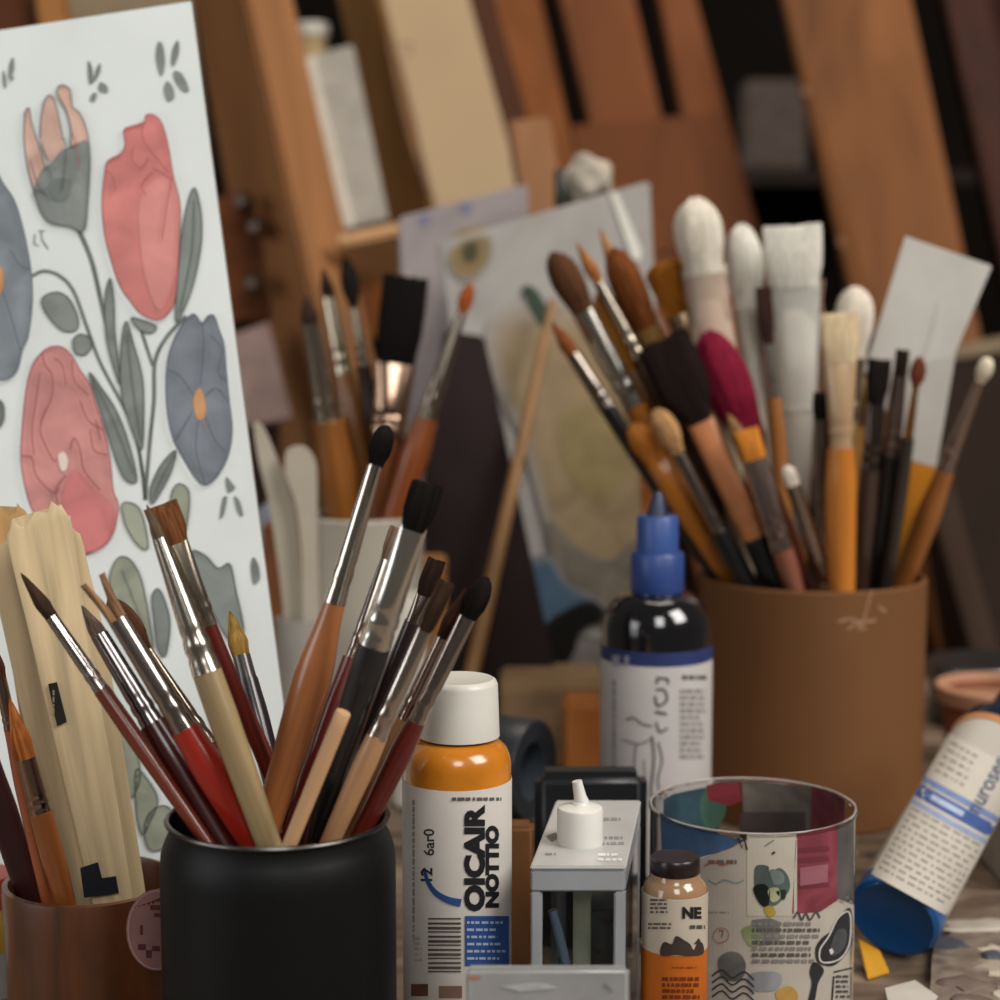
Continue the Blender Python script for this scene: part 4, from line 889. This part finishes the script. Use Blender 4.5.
D.poly([(654, 870), (700, 858), (716, 854), (732, 848), (746, 840), (772, 834), (798, 834), (796, 875), (792, 912), (854, 905), (854, 1010), (654, 1010)], CR, 0)
D.rect(747, 834, 797, 916, paper('B9B2A4', .04), 1)
D.poly([(660, 812), (675, 822), (700, 830), (726, 836), (742, 840), (732, 847), (716, 853), (690, 860), (662, 862)], wash('4A6488', .2), 1)
D.poly([(796, 834), (826, 828), (838, 824), (838, 900), (820, 912), (792, 914)], wash('84404A', .25), 1)
for yy in (848, 858, 872, 884): D.poly([(798, yy), (828, yy - 2), (830, yy + 3), (798, yy + 5)], wash('6E343E'), 2)
D.poly([(800, 868), (828, 864), (828, 882), (800, 886)], wash('98606A'), 3)
D.poly([(838, 824), (854, 818), (854, 905), (836, 898)], paper('5A5654', .2), 1)
D.stroke([(738, 838), (742, 848), (744, 838), (747, 850)], 2, K, 3, smooth=False); D.stroke([(765, 846), (774, 840)], 1.2, ink('6A6662'), 3); D.stroke([(772, 854), (775, 852)], 2.2, K, 3)
# plant picture
for pts, h in (([(756, 866), (768, 866), (770, 872), (780, 868), (788, 876), (790, 888), (784, 898), (774, 906), (762, 902), (756, 892), (754, 880)], '5E6A66'), ([(753, 888), (764, 884), (770, 892), (768, 906), (760, 904)], '1E2420'), ([(770, 870), (782, 872), (784, 882), (774, 884)], '7C8886'), ([(768, 890), (778, 888), (780, 898), (772, 902)], 'B0B48C'), ([(776, 892), (786, 890), (784, 900)], '2E3630'), ([(764, 908), (772, 906), (776, 914), (768, 916)], 'A8963E')):
    D.poly(pts, wash(h, .25), 2 + (h != '5E6A66'), smooth=True)
D.lines(708, 858, 742, 866, 1, ink('6A6462'), 5, lay=2, fill=.5); D.stroke([(704, 866), (714, 862), (722, 865), (732, 861)], 1.4, ink('9A5A4A'), 3)
D.stroke([(708, 880), (716, 884), (724, 880), (736, 883), (744, 880)], 1.3, ink('7A8C8C'), 2); D.lines(706, 911, 736, 914, 1, ink('8A8078'), 2, lay=1)
D.stroke([(713, 936), (716, 930), (722, 928), (728, 932), (727, 940), (719, 943), (714, 940)], 1.0, ink('9A6A60'), 2, closed=True); D.stroke([(719, 931), (723, 931), (721, 938)], 1.2, ink('7A4A44'), 2)
D.poly([(742, 930), (752, 926), (760, 932), (762, 942), (750, 946)], wash('7E8A5E'), 2, smooth=True)
D.poly([(752, 920), (770, 918), (780, 922), (780, 944), (756, 946)], paper('7A7672', .2), 2)
for k in range(7): D.lines(752, 922 + k * 6.2, 820, 926 + k * 6.2, 1, ink('55504E') if k % 2 else ink('7C7674'), 30 + k, lay=3, fill=.9)
D.stroke([(794, 918), (798, 912), (802, 920), (806, 913), (810, 920), (816, 912), (820, 918)], 1.8, ink('4A4646'), 3)
D.poly([(718, 960), (728, 952), (740, 954), (746, 966), (740, 980), (722, 978)], wash('6C6A68', .3), 2, smooth=True)
for k in range(4): D.stroke([(712, 976 + k * 7), (722, 970 + k * 7), (732, 978 + k * 7), (744, 972 + k * 7), (754, 980 + k * 7)], 1.8, ink('35353A'), 3)
D.poly([(750, 974), (775, 972), (782, 978), (776, 990), (752, 990)], wash('8A8C90'), 2, smooth=True)
D.poly([(776, 992), (788, 986), (797, 992), (796, 1004), (780, 1004)], wash('B08A4A'), 2, smooth=True)
# dark oval emblem with pale outline
D.poly([(832, 930), (840, 916), (850, 908), (853, 925), (851, 945), (843, 958), (832, 966), (818, 962), (816, 948), (822, 938)], K, 4, smooth=True)
D.stroke([(829, 936), (838, 918), (849, 912), (851, 930), (848, 948), (838, 960), (822, 962), (820, 950)], 1.6, ink('C4C0BA'), 5, closed=True)
D.poly([(832, 942), (838, 930), (846, 930), (846, 944), (838, 954), (830, 954)], ink('4A4A4E'), 5, smooth=True); D.poly([(829, 950), (832, 948), (834, 952), (831, 955)], ink('D4D0CA'), 6)
D.poly([(814, 962), (824, 970), (818, 984), (814, 1004), (808, 1004), (812, 984), (810, 972)], K, 4, smooth=True)
D.stroke([(834, 976), (832, 1004)], 1.4, K, 5); D.stroke([(834, 972), (852, 968)], 1.4, K, 5); D.lines(836, 974, 851, 1004, 6, ink('4A4648'), 3, lay=5, fill=.5)
D.build('paper_wrap', fn, t, step=5, curved='both')
# rear scraps, seen through the open mouth (inside faces)
def inner(px, py):     # second (far) wall hit
    d = ray(px, py); wv = O - C0; a = d.x ** 2 + d.y ** 2; b = 2 * (d.x * wv.x + d.y * wv.y); cc = wv.x ** 2 + wv.y ** 2 - (R + .0003) ** 2
    s = (-b + math.sqrt(max(0, b * b - 4 * a * cc))) / (2 * a); return O + d * s
D = new()
D.poly([(662, 800), (672, 794), (700, 788), (718, 786), (718, 850), (662, 850)], wash('4E7484', .3)); D.poly([(704, 790), (722, 786), (726, 812), (710, 830), (700, 812)], wash('5E8A78', .3), -1, smooth=True)
D.poly([(706, 785), (738, 782), (742, 800), (730, 806), (708, 800)], wash('B04C58', .25), -2); D.poly([(742, 782), (812, 786), (812, 830), (744, 830)], wash('9A938A', .25))
D.poly([(812, 786), (832, 790), (846, 800), (846, 850), (810, 850)], wash('A85460', .25), -1); D.poly([(740, 812), (806, 812), (806, 850), (740, 850)], wash('6E6462', .25), -2)
D.build('paper_wrap', inner, t, step=5, eps=-.0001, curved='both', label='rear paper scraps seen through the cup')

# ------------------------------------------------------------------ small bottle with dark cap
Yc = .585; cx = 675; c = P(cx, 880, Yc); C0 = Vector((c.x, Yc, 0)); M = Matrix.Translation(C0); R = 32.5 / F * dep(P(cx, 950, Yc)); Rc = 25 / F * dep(c)
zf = lambda py, rr=R: P(cx, py, Yc - rr).z
t = thing('small_bottle', 'small bottle with a dark brown cap and a white and orange label', 'bottle', loc=C0)
part('bottle_body', lathe([(0, 0), (R - .001, 0), (R, .001), (R, zf(902)), (R - .0006, zf(894)), (R - .0018, zf(889)), (Rc, zf(884, Rc)), (Rc * .95, zf(876, Rc)), (0, zf(876, Rc))], M, 64), mat('9C7A5A', 'glazed_glass', .15, .08, 20, coat=.5), t)
ctz = P(cx, 856, Yc).z; z0 = zf(880, Rc)
nr = 40; bm = bmesh.new(); secs = [(z0, Rc * .97), (z0 + .0005, Rc), (ctz - .0008, Rc), (ctz, Rc * .94)]
loft(bm, [(z, r_, r_) for z, r_ in secs], 60, M)
for vtx in bm.verts:
    pass
part('cap', bm, plast('1D1412', .3), t, label='dark brown screw cap')
part('label', lathe([(R + .0001, zf(956)), (R + .0002, zf(955.8)), (R + .0002, zf(900)), (R + .0001, zf(899.8))], M, 64), paper('B7AC9C', .04, .4), t, label='white upper label')
part('label', lathe([(R + .0001, .003), (R + .0002, .0032), (R + .0002, zf(956)), (R + .0001, zf(955.8))], M, 64), paper('B5601E', .06, .4), t, label='orange lower label')
fn = oncyl(C0, Zv, R + .00025); D = new(); K = ink('1C1A1A')
D.text('NE', 682, 918, 15, K, 0, 1, sx=1.0, bold=.8); D.lines(690, 925, 706, 929, 1, ink('4A4644'), 3, lay=1, fill=.9); D.lines(650, 898, 668, 914, 4, ink('5A524C'), 8, lay=1); D.lines(648, 922, 676, 930, 2, ink('5A524C'), 9, lay=1)
D.poly([(660, 950), (664, 942), (672, 944), (676, 936), (684, 940), (690, 944), (694, 950), (698, 942), (703, 944), (703, 954), (690, 956), (676, 955), (662, 956)], ink('3A302A'), 1, smooth=True)
D.poly([(694, 944), (699, 938), (702, 944)], ink('3A302A'), 1); D.lines(672, 966, 698, 969, 1, ink('8A3A10'), 4, lay=1); D.lines(662, 976, 704, 1000, 4, ink('6A2A0C'), 12, lay=1, fill=.6)
D.build('label_print', fn, t, step=4)

# ------------------------------------------------------------------ leaning blue-based bottle at the right
Rb = .0176
A0 = Vector((P(893, 922, .688).x, .688, .0215)); A1 = P(1002, 726, .80)
ax = (A1 - A0).normalized(); A0.z = Rb * math.sqrt(max(0, 1 - ax.z ** 2)) + .0012
ax = (A1 - A0).normalized(); LB = (A1 - A0).length
Xb = ax.cross(Zv).normalized(); Yb = ax.cross(Xb); M = Matrix((Xb, Yb, ax)).transposed().to_4x4(); M.translation = A0
t = thing('leaning_bottle', 'bottle with a blue base and printed white label lying tilted at the right edge', 'bottle', M)
part('bottle_body', lathe([(0, .0035), (Rb - .001, .0035), (Rb - .0004, .005), (Rb - .0004, LB - .016), (Rb - .002, LB - .008), (Rb - .006, LB - .002), (.008, LB), (0, LB)], M, 72), mat('AFA9A0', 'white_plastic', .35, .05, 20), t)
part('base_cap', lathe([(0, .0022), (0, .0016), (Rb * .72, .0014), (Rb * .80, .0004), (Rb - .0016, -.0002), (Rb + .0001, .0012), (Rb + .0002, .0105), (Rb - .0003, .0112)], M, 72), plast('12508C', .28), t, label='blue round base cap')
part('shoulder_band', lathe([(Rb - .0002, LB - .022), (Rb + .0002, LB - .0218), (Rb + .0002, LB - .018), (Rb - .0003, LB - .0178)], M, 72), ink('B07848'), t, label='orange band')
part('neck', lathe([(Rb - .0003, LB - .0176), (Rb + .0001, LB - .017), (Rb - .0018, LB - .007), (Rb - .006, LB - .0005), (.0085, LB + .002), (.0085, LB + .018), (0, LB + .018)], M, 72), plast('1A2838', .12), t, label='dark navy shoulder and neck')
fn = oncyl(A0, ax, Rb + .0003)
def bp_(s, off): # label space: s = 0..1 along the body, off = -1..1 across -> image px
    a = Vector((893, 922)) + (Vector((1002, 726)) - Vector((893, 922))) * s; nrm = Vector((196, 109)).normalized()
    return (a.x + nrm.x * off * 46, a.y + nrm.y * off * 46)
D = new(); K = ink('33333A')
def qd(s0, s1, o0, o1, m, lay=1): D.poly([bp_(s0, o0), bp_(s1, o0), bp_(s1, o1), bp_(s0, o1)], m, lay)
WL = paper('B9B3A8', .04, .5)
qd(.14, .86, -.93, .93, WL, 0)
for i in range(10): pass
qd(.54, .60, -.93, .93, ink('3E5690'), 1); qd(.61, .64, -.93, .93, ink('6C7EA6'), 1); qd(.50, .525, -.93, .93, ink('8A96B0'), 1); qd(.56, .585, -.6, .2, ink('A9B4CC'), 2)
rr = random.Random(4)
for i in range(11):
    s = .18 + i * .03; o = -.85
    while o < .85:
        l = rr.uniform(.05, .22); qd(s, s + .011, o, min(o + l, .88), ink('8C867E'), 1); o += l + rr.uniform(.04, .09)
for i in range(5):
    s = .68 + i * .035; o = -.8
    while o < -.1:
        l = rr.uniform(.05, .2); qd(s, s + .012, o, min(o + l, -.1), ink('8A8078'), 1); o += l + .06
a_ = math.degrees(math.atan2(196, 109))
x0, y0 = bp_(.60, .50); D.text('nuroser', x0, y0, 24, ink('40506A'), a_, 3, sx=.8, bold=.3)
x0, y0 = bp_(.40, .30)
D.build('label_print', fn, t, step=5, curved='both')
t = thing('pale_box', 'pale carton under the far end of the tilted bottle', 'box', loc=Vector((.262, .79, 0)))
zz = A0.z + ax.z * ((.79 - A0.y) / ax.y) - Rb / math.sqrt(1 - ax.z ** 2) - .003
part('carton_body', box(Vector((.262, .80, zz / 2)), (.09, .05, max(.01, zz - .001)), bevel=.001), paper('9C9488'), t)
t = thing('yellow_scrap', 'small yellow plastic strip under the blue base of the tilted bottle', 'strip', loc=atz(875, 958, .002))
part('strip_body', slab([atz(858, 938, .010), atz(880, 950, .008), atz(890, 972, .0012), atz(868, 979, .0012)], .0012, .0003), plast('C08A14', .4), t)

# ------------------------------------------------------------------ palette with dried paint, lower right
t = thing('paint_palette', 'paint-crusted palette board on the table at the lower right corner', 'palette', loc=Vector((.235, .665, 0)))
pts = [(.148, .600), (.175, .582), (.30, .58), (.33, .66), (.31, .728), (.235, .738), (.178, .712), (.158, .66)]
pts = smooth2(pts, k=5)
bm = bmesh.new(); vs = [bm.verts.new((x, y, .0006)) for x, y in pts]; f = bm.faces.new(vs)
r_ = bmesh.ops.extrude_face_region(bm, geom=[f]); bmesh.ops.translate(bm, vec=(0, 0, .0034), verts=[g for g in r_['geom'] if isinstance(g, bmesh.types.BMVert)])
bmesh.ops.recalc_face_normals(bm, faces=bm.faces)
part('palette_board', bm, mat('8C7F72', 'palette', .5, .3, 40, h2='5A4C44', dist=2), t, smooth=False)
r3 = random.Random(21); k = 0
for i in range(46):
    x, y = r3.uniform(.165, .30), r3.uniform(.592, .725); s = r3.uniform(.003, .0095)
    if math.hypot(x - A0.x, y - A0.y) < .024: continue
    bm = bmesh.new(); n_ = 14; rings = []
    rad = [r3.uniform(.6, 1.25) for _ in range(n_)]; sx = r3.uniform(.8, 1.9); hgt = r3.uniform(.0006, .0022)
    for (q_, zz) in ((1.0, 0), (.92, .55), (.6, .95), (.25, 1.0)):
        rings.append([bm.verts.new((x + s * sx * q_ * rad[j] * math.cos(2 * PI * j / n_), y + s * q_ * rad[j] * math.sin(2 * PI * j / n_), .0038 + hgt * zz)) for j in range(n_)])
    for A_, B_ in zip(rings, rings[1:]):
        for j in range(n_): bm.faces.new((A_[j], A_[(j + 1) % n_], B_[(j + 1) % n_], B_[j]))
    bm.faces.new(rings[-1]); bmesh.ops.recalc_face_normals(bm, faces=bm.faces)
    part('paint_dab', bm, mat(r3.choice(['B9B0A2', 'A89C8C', '6A5A52', '38302E', 'C4BAAA', '7C6C62', '4A4E58', '8A5A4A', '9C9084', '5A3E34']), 'dried_paint', .4, .12, 80, coat=.2), t)
t = thing('paper_scrap', 'white torn paper scrap on the palette below the tilted bottle', 'paper', loc=atz(905, 990, .006))
part('scrap_sheet', slab([atz(885, 988, .0068), atz(915, 980, .0068), atz(938, 996, .0068), atz(928, 1012, .0068), atz(890, 1010, .0068)], .0004, 0), paper('B9B4AC'), t)

# ------------------------------------------------------------------ terracotta pot and lidded jar at the right edge
Yc = .96; cx = 998; c = P(cx, 684, Yc); C0 = Vector((c.x, Yc, 0)); M = Matrix.Translation(C0); R = 62 / F * dep(c); zt = c.z
t = thing('terracotta_pot', 'small terracotta pot with a pale rim at the right edge', 'pot', loc=C0)
part('pot_body', lathe([(0, 0), (R * .72, 0), (R * .75, .002), (R * .88, zt - .012), (R * .9, zt - .004), (R * .84, zt - .004), (R * .7, .004), (0, .004)], M, 56), mat('8A4A2C', 'terracotta', .7, .15, 30), t)
part('rim', lathe([(R * .84, zt - .009), (R * .97, zt - .009), (R, zt - .007), (R, zt - .001), (R * .97, zt), (R * .86, zt), (R * .84, zt - .002)], M, 56, closed=True), mat('B98A6C', 'terracotta', .6, .08, 30), t, label='paler rim')
part('soil', lathe([(0, zt - .008), (R * .85, zt - .008), (R * .85, zt - .010), (0, zt - .010)], M, 40), mat('9C7458', 'clay', .8, .1, 30), t, label='tan clay filling')
Yc = 1.09; cx = 985; c = P(cx, 660, Yc); C0 = Vector((c.x, Yc, 0)); M = Matrix.Translation(C0); R = 58 / F * dep(c); zt = c.z
t = thing('lidded_jar', 'dark jar with a grey metal lid behind the terracotta pot', 'jar', loc=C0)
part('jar_body', lathe([(0, 0), (R * .94, 0), (R * .95, zt - .012), (0, zt - .012)], M, 48), mat('1C1A1A', 'dark_glass', .1, .1, 10, coat=.5), t)
part('lid', lathe([(0, zt - .012), (R, zt - .012), (R, zt - .002), (R * .96, zt), (R * .8, zt + .0004), (0, zt)], M, 48), metal('7C7C80', .35), t)
# red and yellow tube at the left edge
Yc = .66; cx = -22; c = P(cx, 884, Yc); C0 = Vector((c.x, Yc, 0)); M = Matrix.Translation(C0); R = 33 / F * dep(c); zq = lambda py: P(cx, py, Yc - R).z
t = thing('paint_tin', 'red, yellow and white striped tin cut off by the left edge', 'tin', loc=C0)
part('tin_body', lathe([(0, 0), (R, 0), (R, zq(958)), (0, zq(958))], M, 40), paper('9A9A98'), t)
part('colour_band', lathe([(0, zq(958)), (R + .0001, zq(958)), (R + .0001, zq(915)), (0, zq(915))], M, 40), plast('B08A2A'), t, label='yellow band')
part('lid', lathe([(0, zq(915)), (R + .0004, zq(915)), (R + .0004, zq(884)), (0, zq(882))], M, 40), plast('8E2A18'), t, label='red top')
# white palette knives and things between the drawing and the white pot
t = None
def tool(label, pts, Y, m, th=.003, name='palette_knife', cat='palette knife', ytop=None):
    """flat blade outline in px standing in the white tumbler"""
    base = P(sum(p[0] for p in pts) / len(pts), max(p[1] for p in pts), Y)
    r_ = thing(name, label, cat, loc=base)
    D_ = smooth2(pts, k=4)
    bm = bmesh.new(); f = bm.faces.new([bm.verts.new(P(x, y, Y)) for x, y in D_])
    g = bmesh.ops.extrude_face_region(bm, geom=[f]); bmesh.ops.translate(bm, vec=(0, th, 0), verts=[q for q in g['geom'] if isinstance(q, bmesh.types.BMVert)])
    bmesh.ops.recalc_face_normals(bm, faces=bm.faces)
    part('blade', bm, m, r_, sharp=50); return r_
tm = plast('B8AE9C', .4)
k1 = tool('cream pointed palette knife right of the flower drawing', [(254, 424), (264, 430), (278, 462), (288, 480), (296, 520), (300, 560), (304, 640), (288, 640), (280, 580), (270, 510), (258, 458)], .925, tm)
k2 = tool('cream round-tipped palette knife beside the pointed one', [(286, 452), (296, 446), (306, 448), (315, 462), (317, 490), (317, 540), (318, 640), (304, 640), (302, 560), (296, 505), (286, 476)], .918, plast('B2A896', .4))
t = boxthing('orange_carton', 'orange-brown carton between the drawing and the cream palette knives', 'carton', 262, 303, 524, .955, .022, paper('6E4428', .12), 'carton_body', bev=.0015)
t = boxthing('grey_tin', 'pale blue-grey tin behind the cream palette knives', 'tin', 255, 300, 506, .995, .03, mat('8C919A', 'painted_metal', .4, .1, 20), 'tin_body', bev=.003)
hb = P(303, 640, .925)
t = thing('tumbler', 'pale tumbler that holds the two cream palette knives', 'tumbler', loc=Vector((hb.x, .922, 0)))
zz = hb.z; rr_ = .0125
part('tumbler_body', lathe([(0, 0), (rr_ - .001, 0), (rr_, .002), (rr_ + .0005, zz + .012), (rr_ - .001, zz + .012), (rr_ - .0015, .003), (0, .003)], Matrix.Translation(Vector((hb.x, .9225, 0))), 40), plast('9A948C', .35), t)
for kk in (k1, k2):
    o = kk; x_ = hb.x + (-.004 if kk is k1 else .005); y_ = .927 if kk is k1 else .920
    part('handle', tube([Vector((x_, y_, zz + .001)), Vector((x_, y_, .004))], .0022, 12), tm, kk)
# long slim dowel leaning on the canvas
a, b = P(553, 300, 1.075), P(493, 575, 1.03); d = (b - a); e = a + d * ((.003 - a.z) / d.z)
t = thing('wooden_dowel', 'long thin wooden stick leaning against the large painted canvas', 'stick', loc=e)
part('stick', tube([a, a.lerp(e, .3), a.lerp(e, .7), e], .0042, 14, [.6, .85, 1.05, 1.05]), wood('9C7448', .5, .15), t)
t = boxthing('small_white_box', 'small off-white box seen between the brushes right of the white pot', 'box', 392, 424, 596, .90, .02, paper('B8B2A6'), 'box_body')
t = boxthing('tan_box', 'small tan box with a lit top behind the dark brushes', 'box', 402, 446, 560, 1.0, .03, paper('A9784A'), 'box_body')
# ------------------------------------------------------------------ brushes
for k in BR: build_brush(k)
def find(label): return next(o for o in bpy.data.objects if o.get('label') == label)
# printed marks on the pale paddles
o = find(BR['s1'][8]).children[0]; T, Fo_ = brush_profile('s1')[0], brush_profile('s1')[2]
Zb = (T - Fo_).normalized(); view = (O - T).normalized(); Xb = Zb.cross(view).normalized(); nb = Zb.cross(Xb)
w_ = 66 / 2 / F * dep(T) * .16 + .0003
if nb.dot(O - T) < 0: nb = -nb
D = Decal(); D.poly([(48, 684), (57, 682), (67, 722), (57, 726)], ink('1C1A16')); D.lines(52, 690, 55, 718, 1, ink('8A8068'), 3, vertical=True, lay=1, fill=.6)
D.build('stamp', onplane(T + nb * w_ * .93, nb), o, curved=False, eps=.0004, label='black stamp')
D = Decal(); D.poly([(80, 868), (98, 862), (102, 878), (116, 876), (119, 893), (84, 898)], ink('14161E')); D.build('ink_block', onplane(T + nb * w_ * .93, nb), o, curved=False, eps=.0006, label='blue-black printed block')
# white scraper with a yellow handle, standing in the brown holder
h = HOLD['big']; Ys = h['c'].y + .010; Yt_ = h['c'].y + .004
top = P(948, 248, Yt_); bot = P(905, 584, Ys); Zs = (top - bot).normalized(); view = (O - top).normalized(); Xs = Zs.cross(view).normalized(); Yn = Zs.cross(Xs)
bot = foot(h, top, bot, .0035)
M = Matrix((Xs, Yn, Zs)).transposed().to_4x4(); M.translation = bot
sc = thing('scraper', 'white rectangular scraper blade with a yellow-orange handle in the brown holder', 'scraper', M)
PL = onplane(top, Yn)
def extr(pts, th, nm, m, lab=None, sm=False):
    bm = bmesh.new(); pp = smooth2(pts, k=4) if sm else pts
    f = bm.faces.new([bm.verts.new(PL(x, y) - Yn * th / 2) for x, y in pp]); g = bmesh.ops.extrude_face_region(bm, geom=[f])
    bmesh.ops.translate(bm, vec=Yn * th, verts=[q for q in g['geom'] if isinstance(q, bmesh.types.BMVert)])
    bmesh.ops.recalc_face_normals(bm, faces=bm.faces); bmesh.ops.bevel(bm, geom=list(bm.edges), offset=th * .2, segments=2, affect='EDGES', clamp_overlap=True)
    return part(nm, bm, m, sc, label=lab)
extr([(905, 236), (992, 266), (954, 356), (864, 372)], .0016, 'blade', plast('CBC7BF', .35), 'flat white blade')
extr([(868, 372), (956, 352), (936, 468), (906, 460)], .0034, 'neck', plast('C2BEB6', .4), 'tapering white neck')
extr([(938, 300), (946, 300), (940, 345), (932, 372), (918, 372), (930, 335)], .0024, 'blade_ridge', plast('CFCBC3', .35), 'raised ridge')
pts = [(906, 461), (937, 468), (931, 500), (922, 560)]
p_end = [(886, 560)]
extr([(907, 462), (937, 467), (918, 566), (884, 566)], .0062, 'handle', plast('C07C1E', .35), 'yellow-orange handle')
c1_ = (PL(884, 566) + PL(918, 566)) / 2
part('handle_end', tube([c1_ - Zs * -.001, bot.lerp(c1_, .5), bot], .0046, 14, [1, .85, .7]), plast('C07C1E', .35), sc)

# ------------------------------------------------------------------ light: a big side window, a lamp-lit ceiling bounce, dim room
def area(name, loc, tgt, sx, sy, power, col):
    l = bpy.data.lights.new(name, 'AREA'); l.shape = 'RECTANGLE'; l.size = sx; l.size_y = sy; l.energy = power; l.color = col
    o = bpy.data.objects.new(name, l); COL.objects.link(o); o.location = loc
    o.rotation_euler = (Vector(tgt) - Vector(loc)).to_track_quat('-Z', 'Y').to_euler(); return o
area('window_light', (1.35, -.15, 1.5), (0, .85, .1), .9, 1.1, 27, (1.0, .965, .92))
area('rear_highlight_light', (.15, -1.3, 1.5), (0, .8, .1), .7, .9, 11, (1.0, .98, .95))  # added lamp behind the camera, puts a highlight down the ferrules
area('left_fill_light', (-1.5, -.1, .55), (0, .75, .15), .9, .9, 6, (.96, .98, 1.0))  # added low lamp on the left, for fill and highlights on right-leaning ferrules
area('ceiling_light', (.2, 1.3, 1.9), (.1, 1.2, 0), .8, .8, 7, (1.0, .86, .70))
w = bpy.data.worlds.new('room'); bpy.context.scene.world = w; w.use_nodes = True
w.node_tree.nodes['Background'].inputs['Color'].default_value = (.30, .26, .225, 1); w.node_tree.nodes['Background'].inputs['Strength'].default_value = .20
# ------------------------------------------------------------------ camera
cd = bpy.data.cameras.new('camera'); co = bpy.data.objects.new('camera', cd); COL.objects.link(co)
cd.sensor_width = 36; cd.lens = F / 1000 * 36; co.location = O; co.rotation_euler = (math.radians(90) - PITCH, 0, 0)
cd.clip_start = .05; cd.dof.use_dof = True; cd.dof.focus_distance = .61; cd.dof.aperture_fstop = 8.5
sc_ = bpy.context.scene; sc_.camera = co
sc_.view_settings.view_transform = 'Standard'; sc_.view_settings.look = 'None'; sc_.view_settings.gamma = 1; sc_.view_settings.exposure = 0.63; sc_.view_settings.use_curve_mapping = False
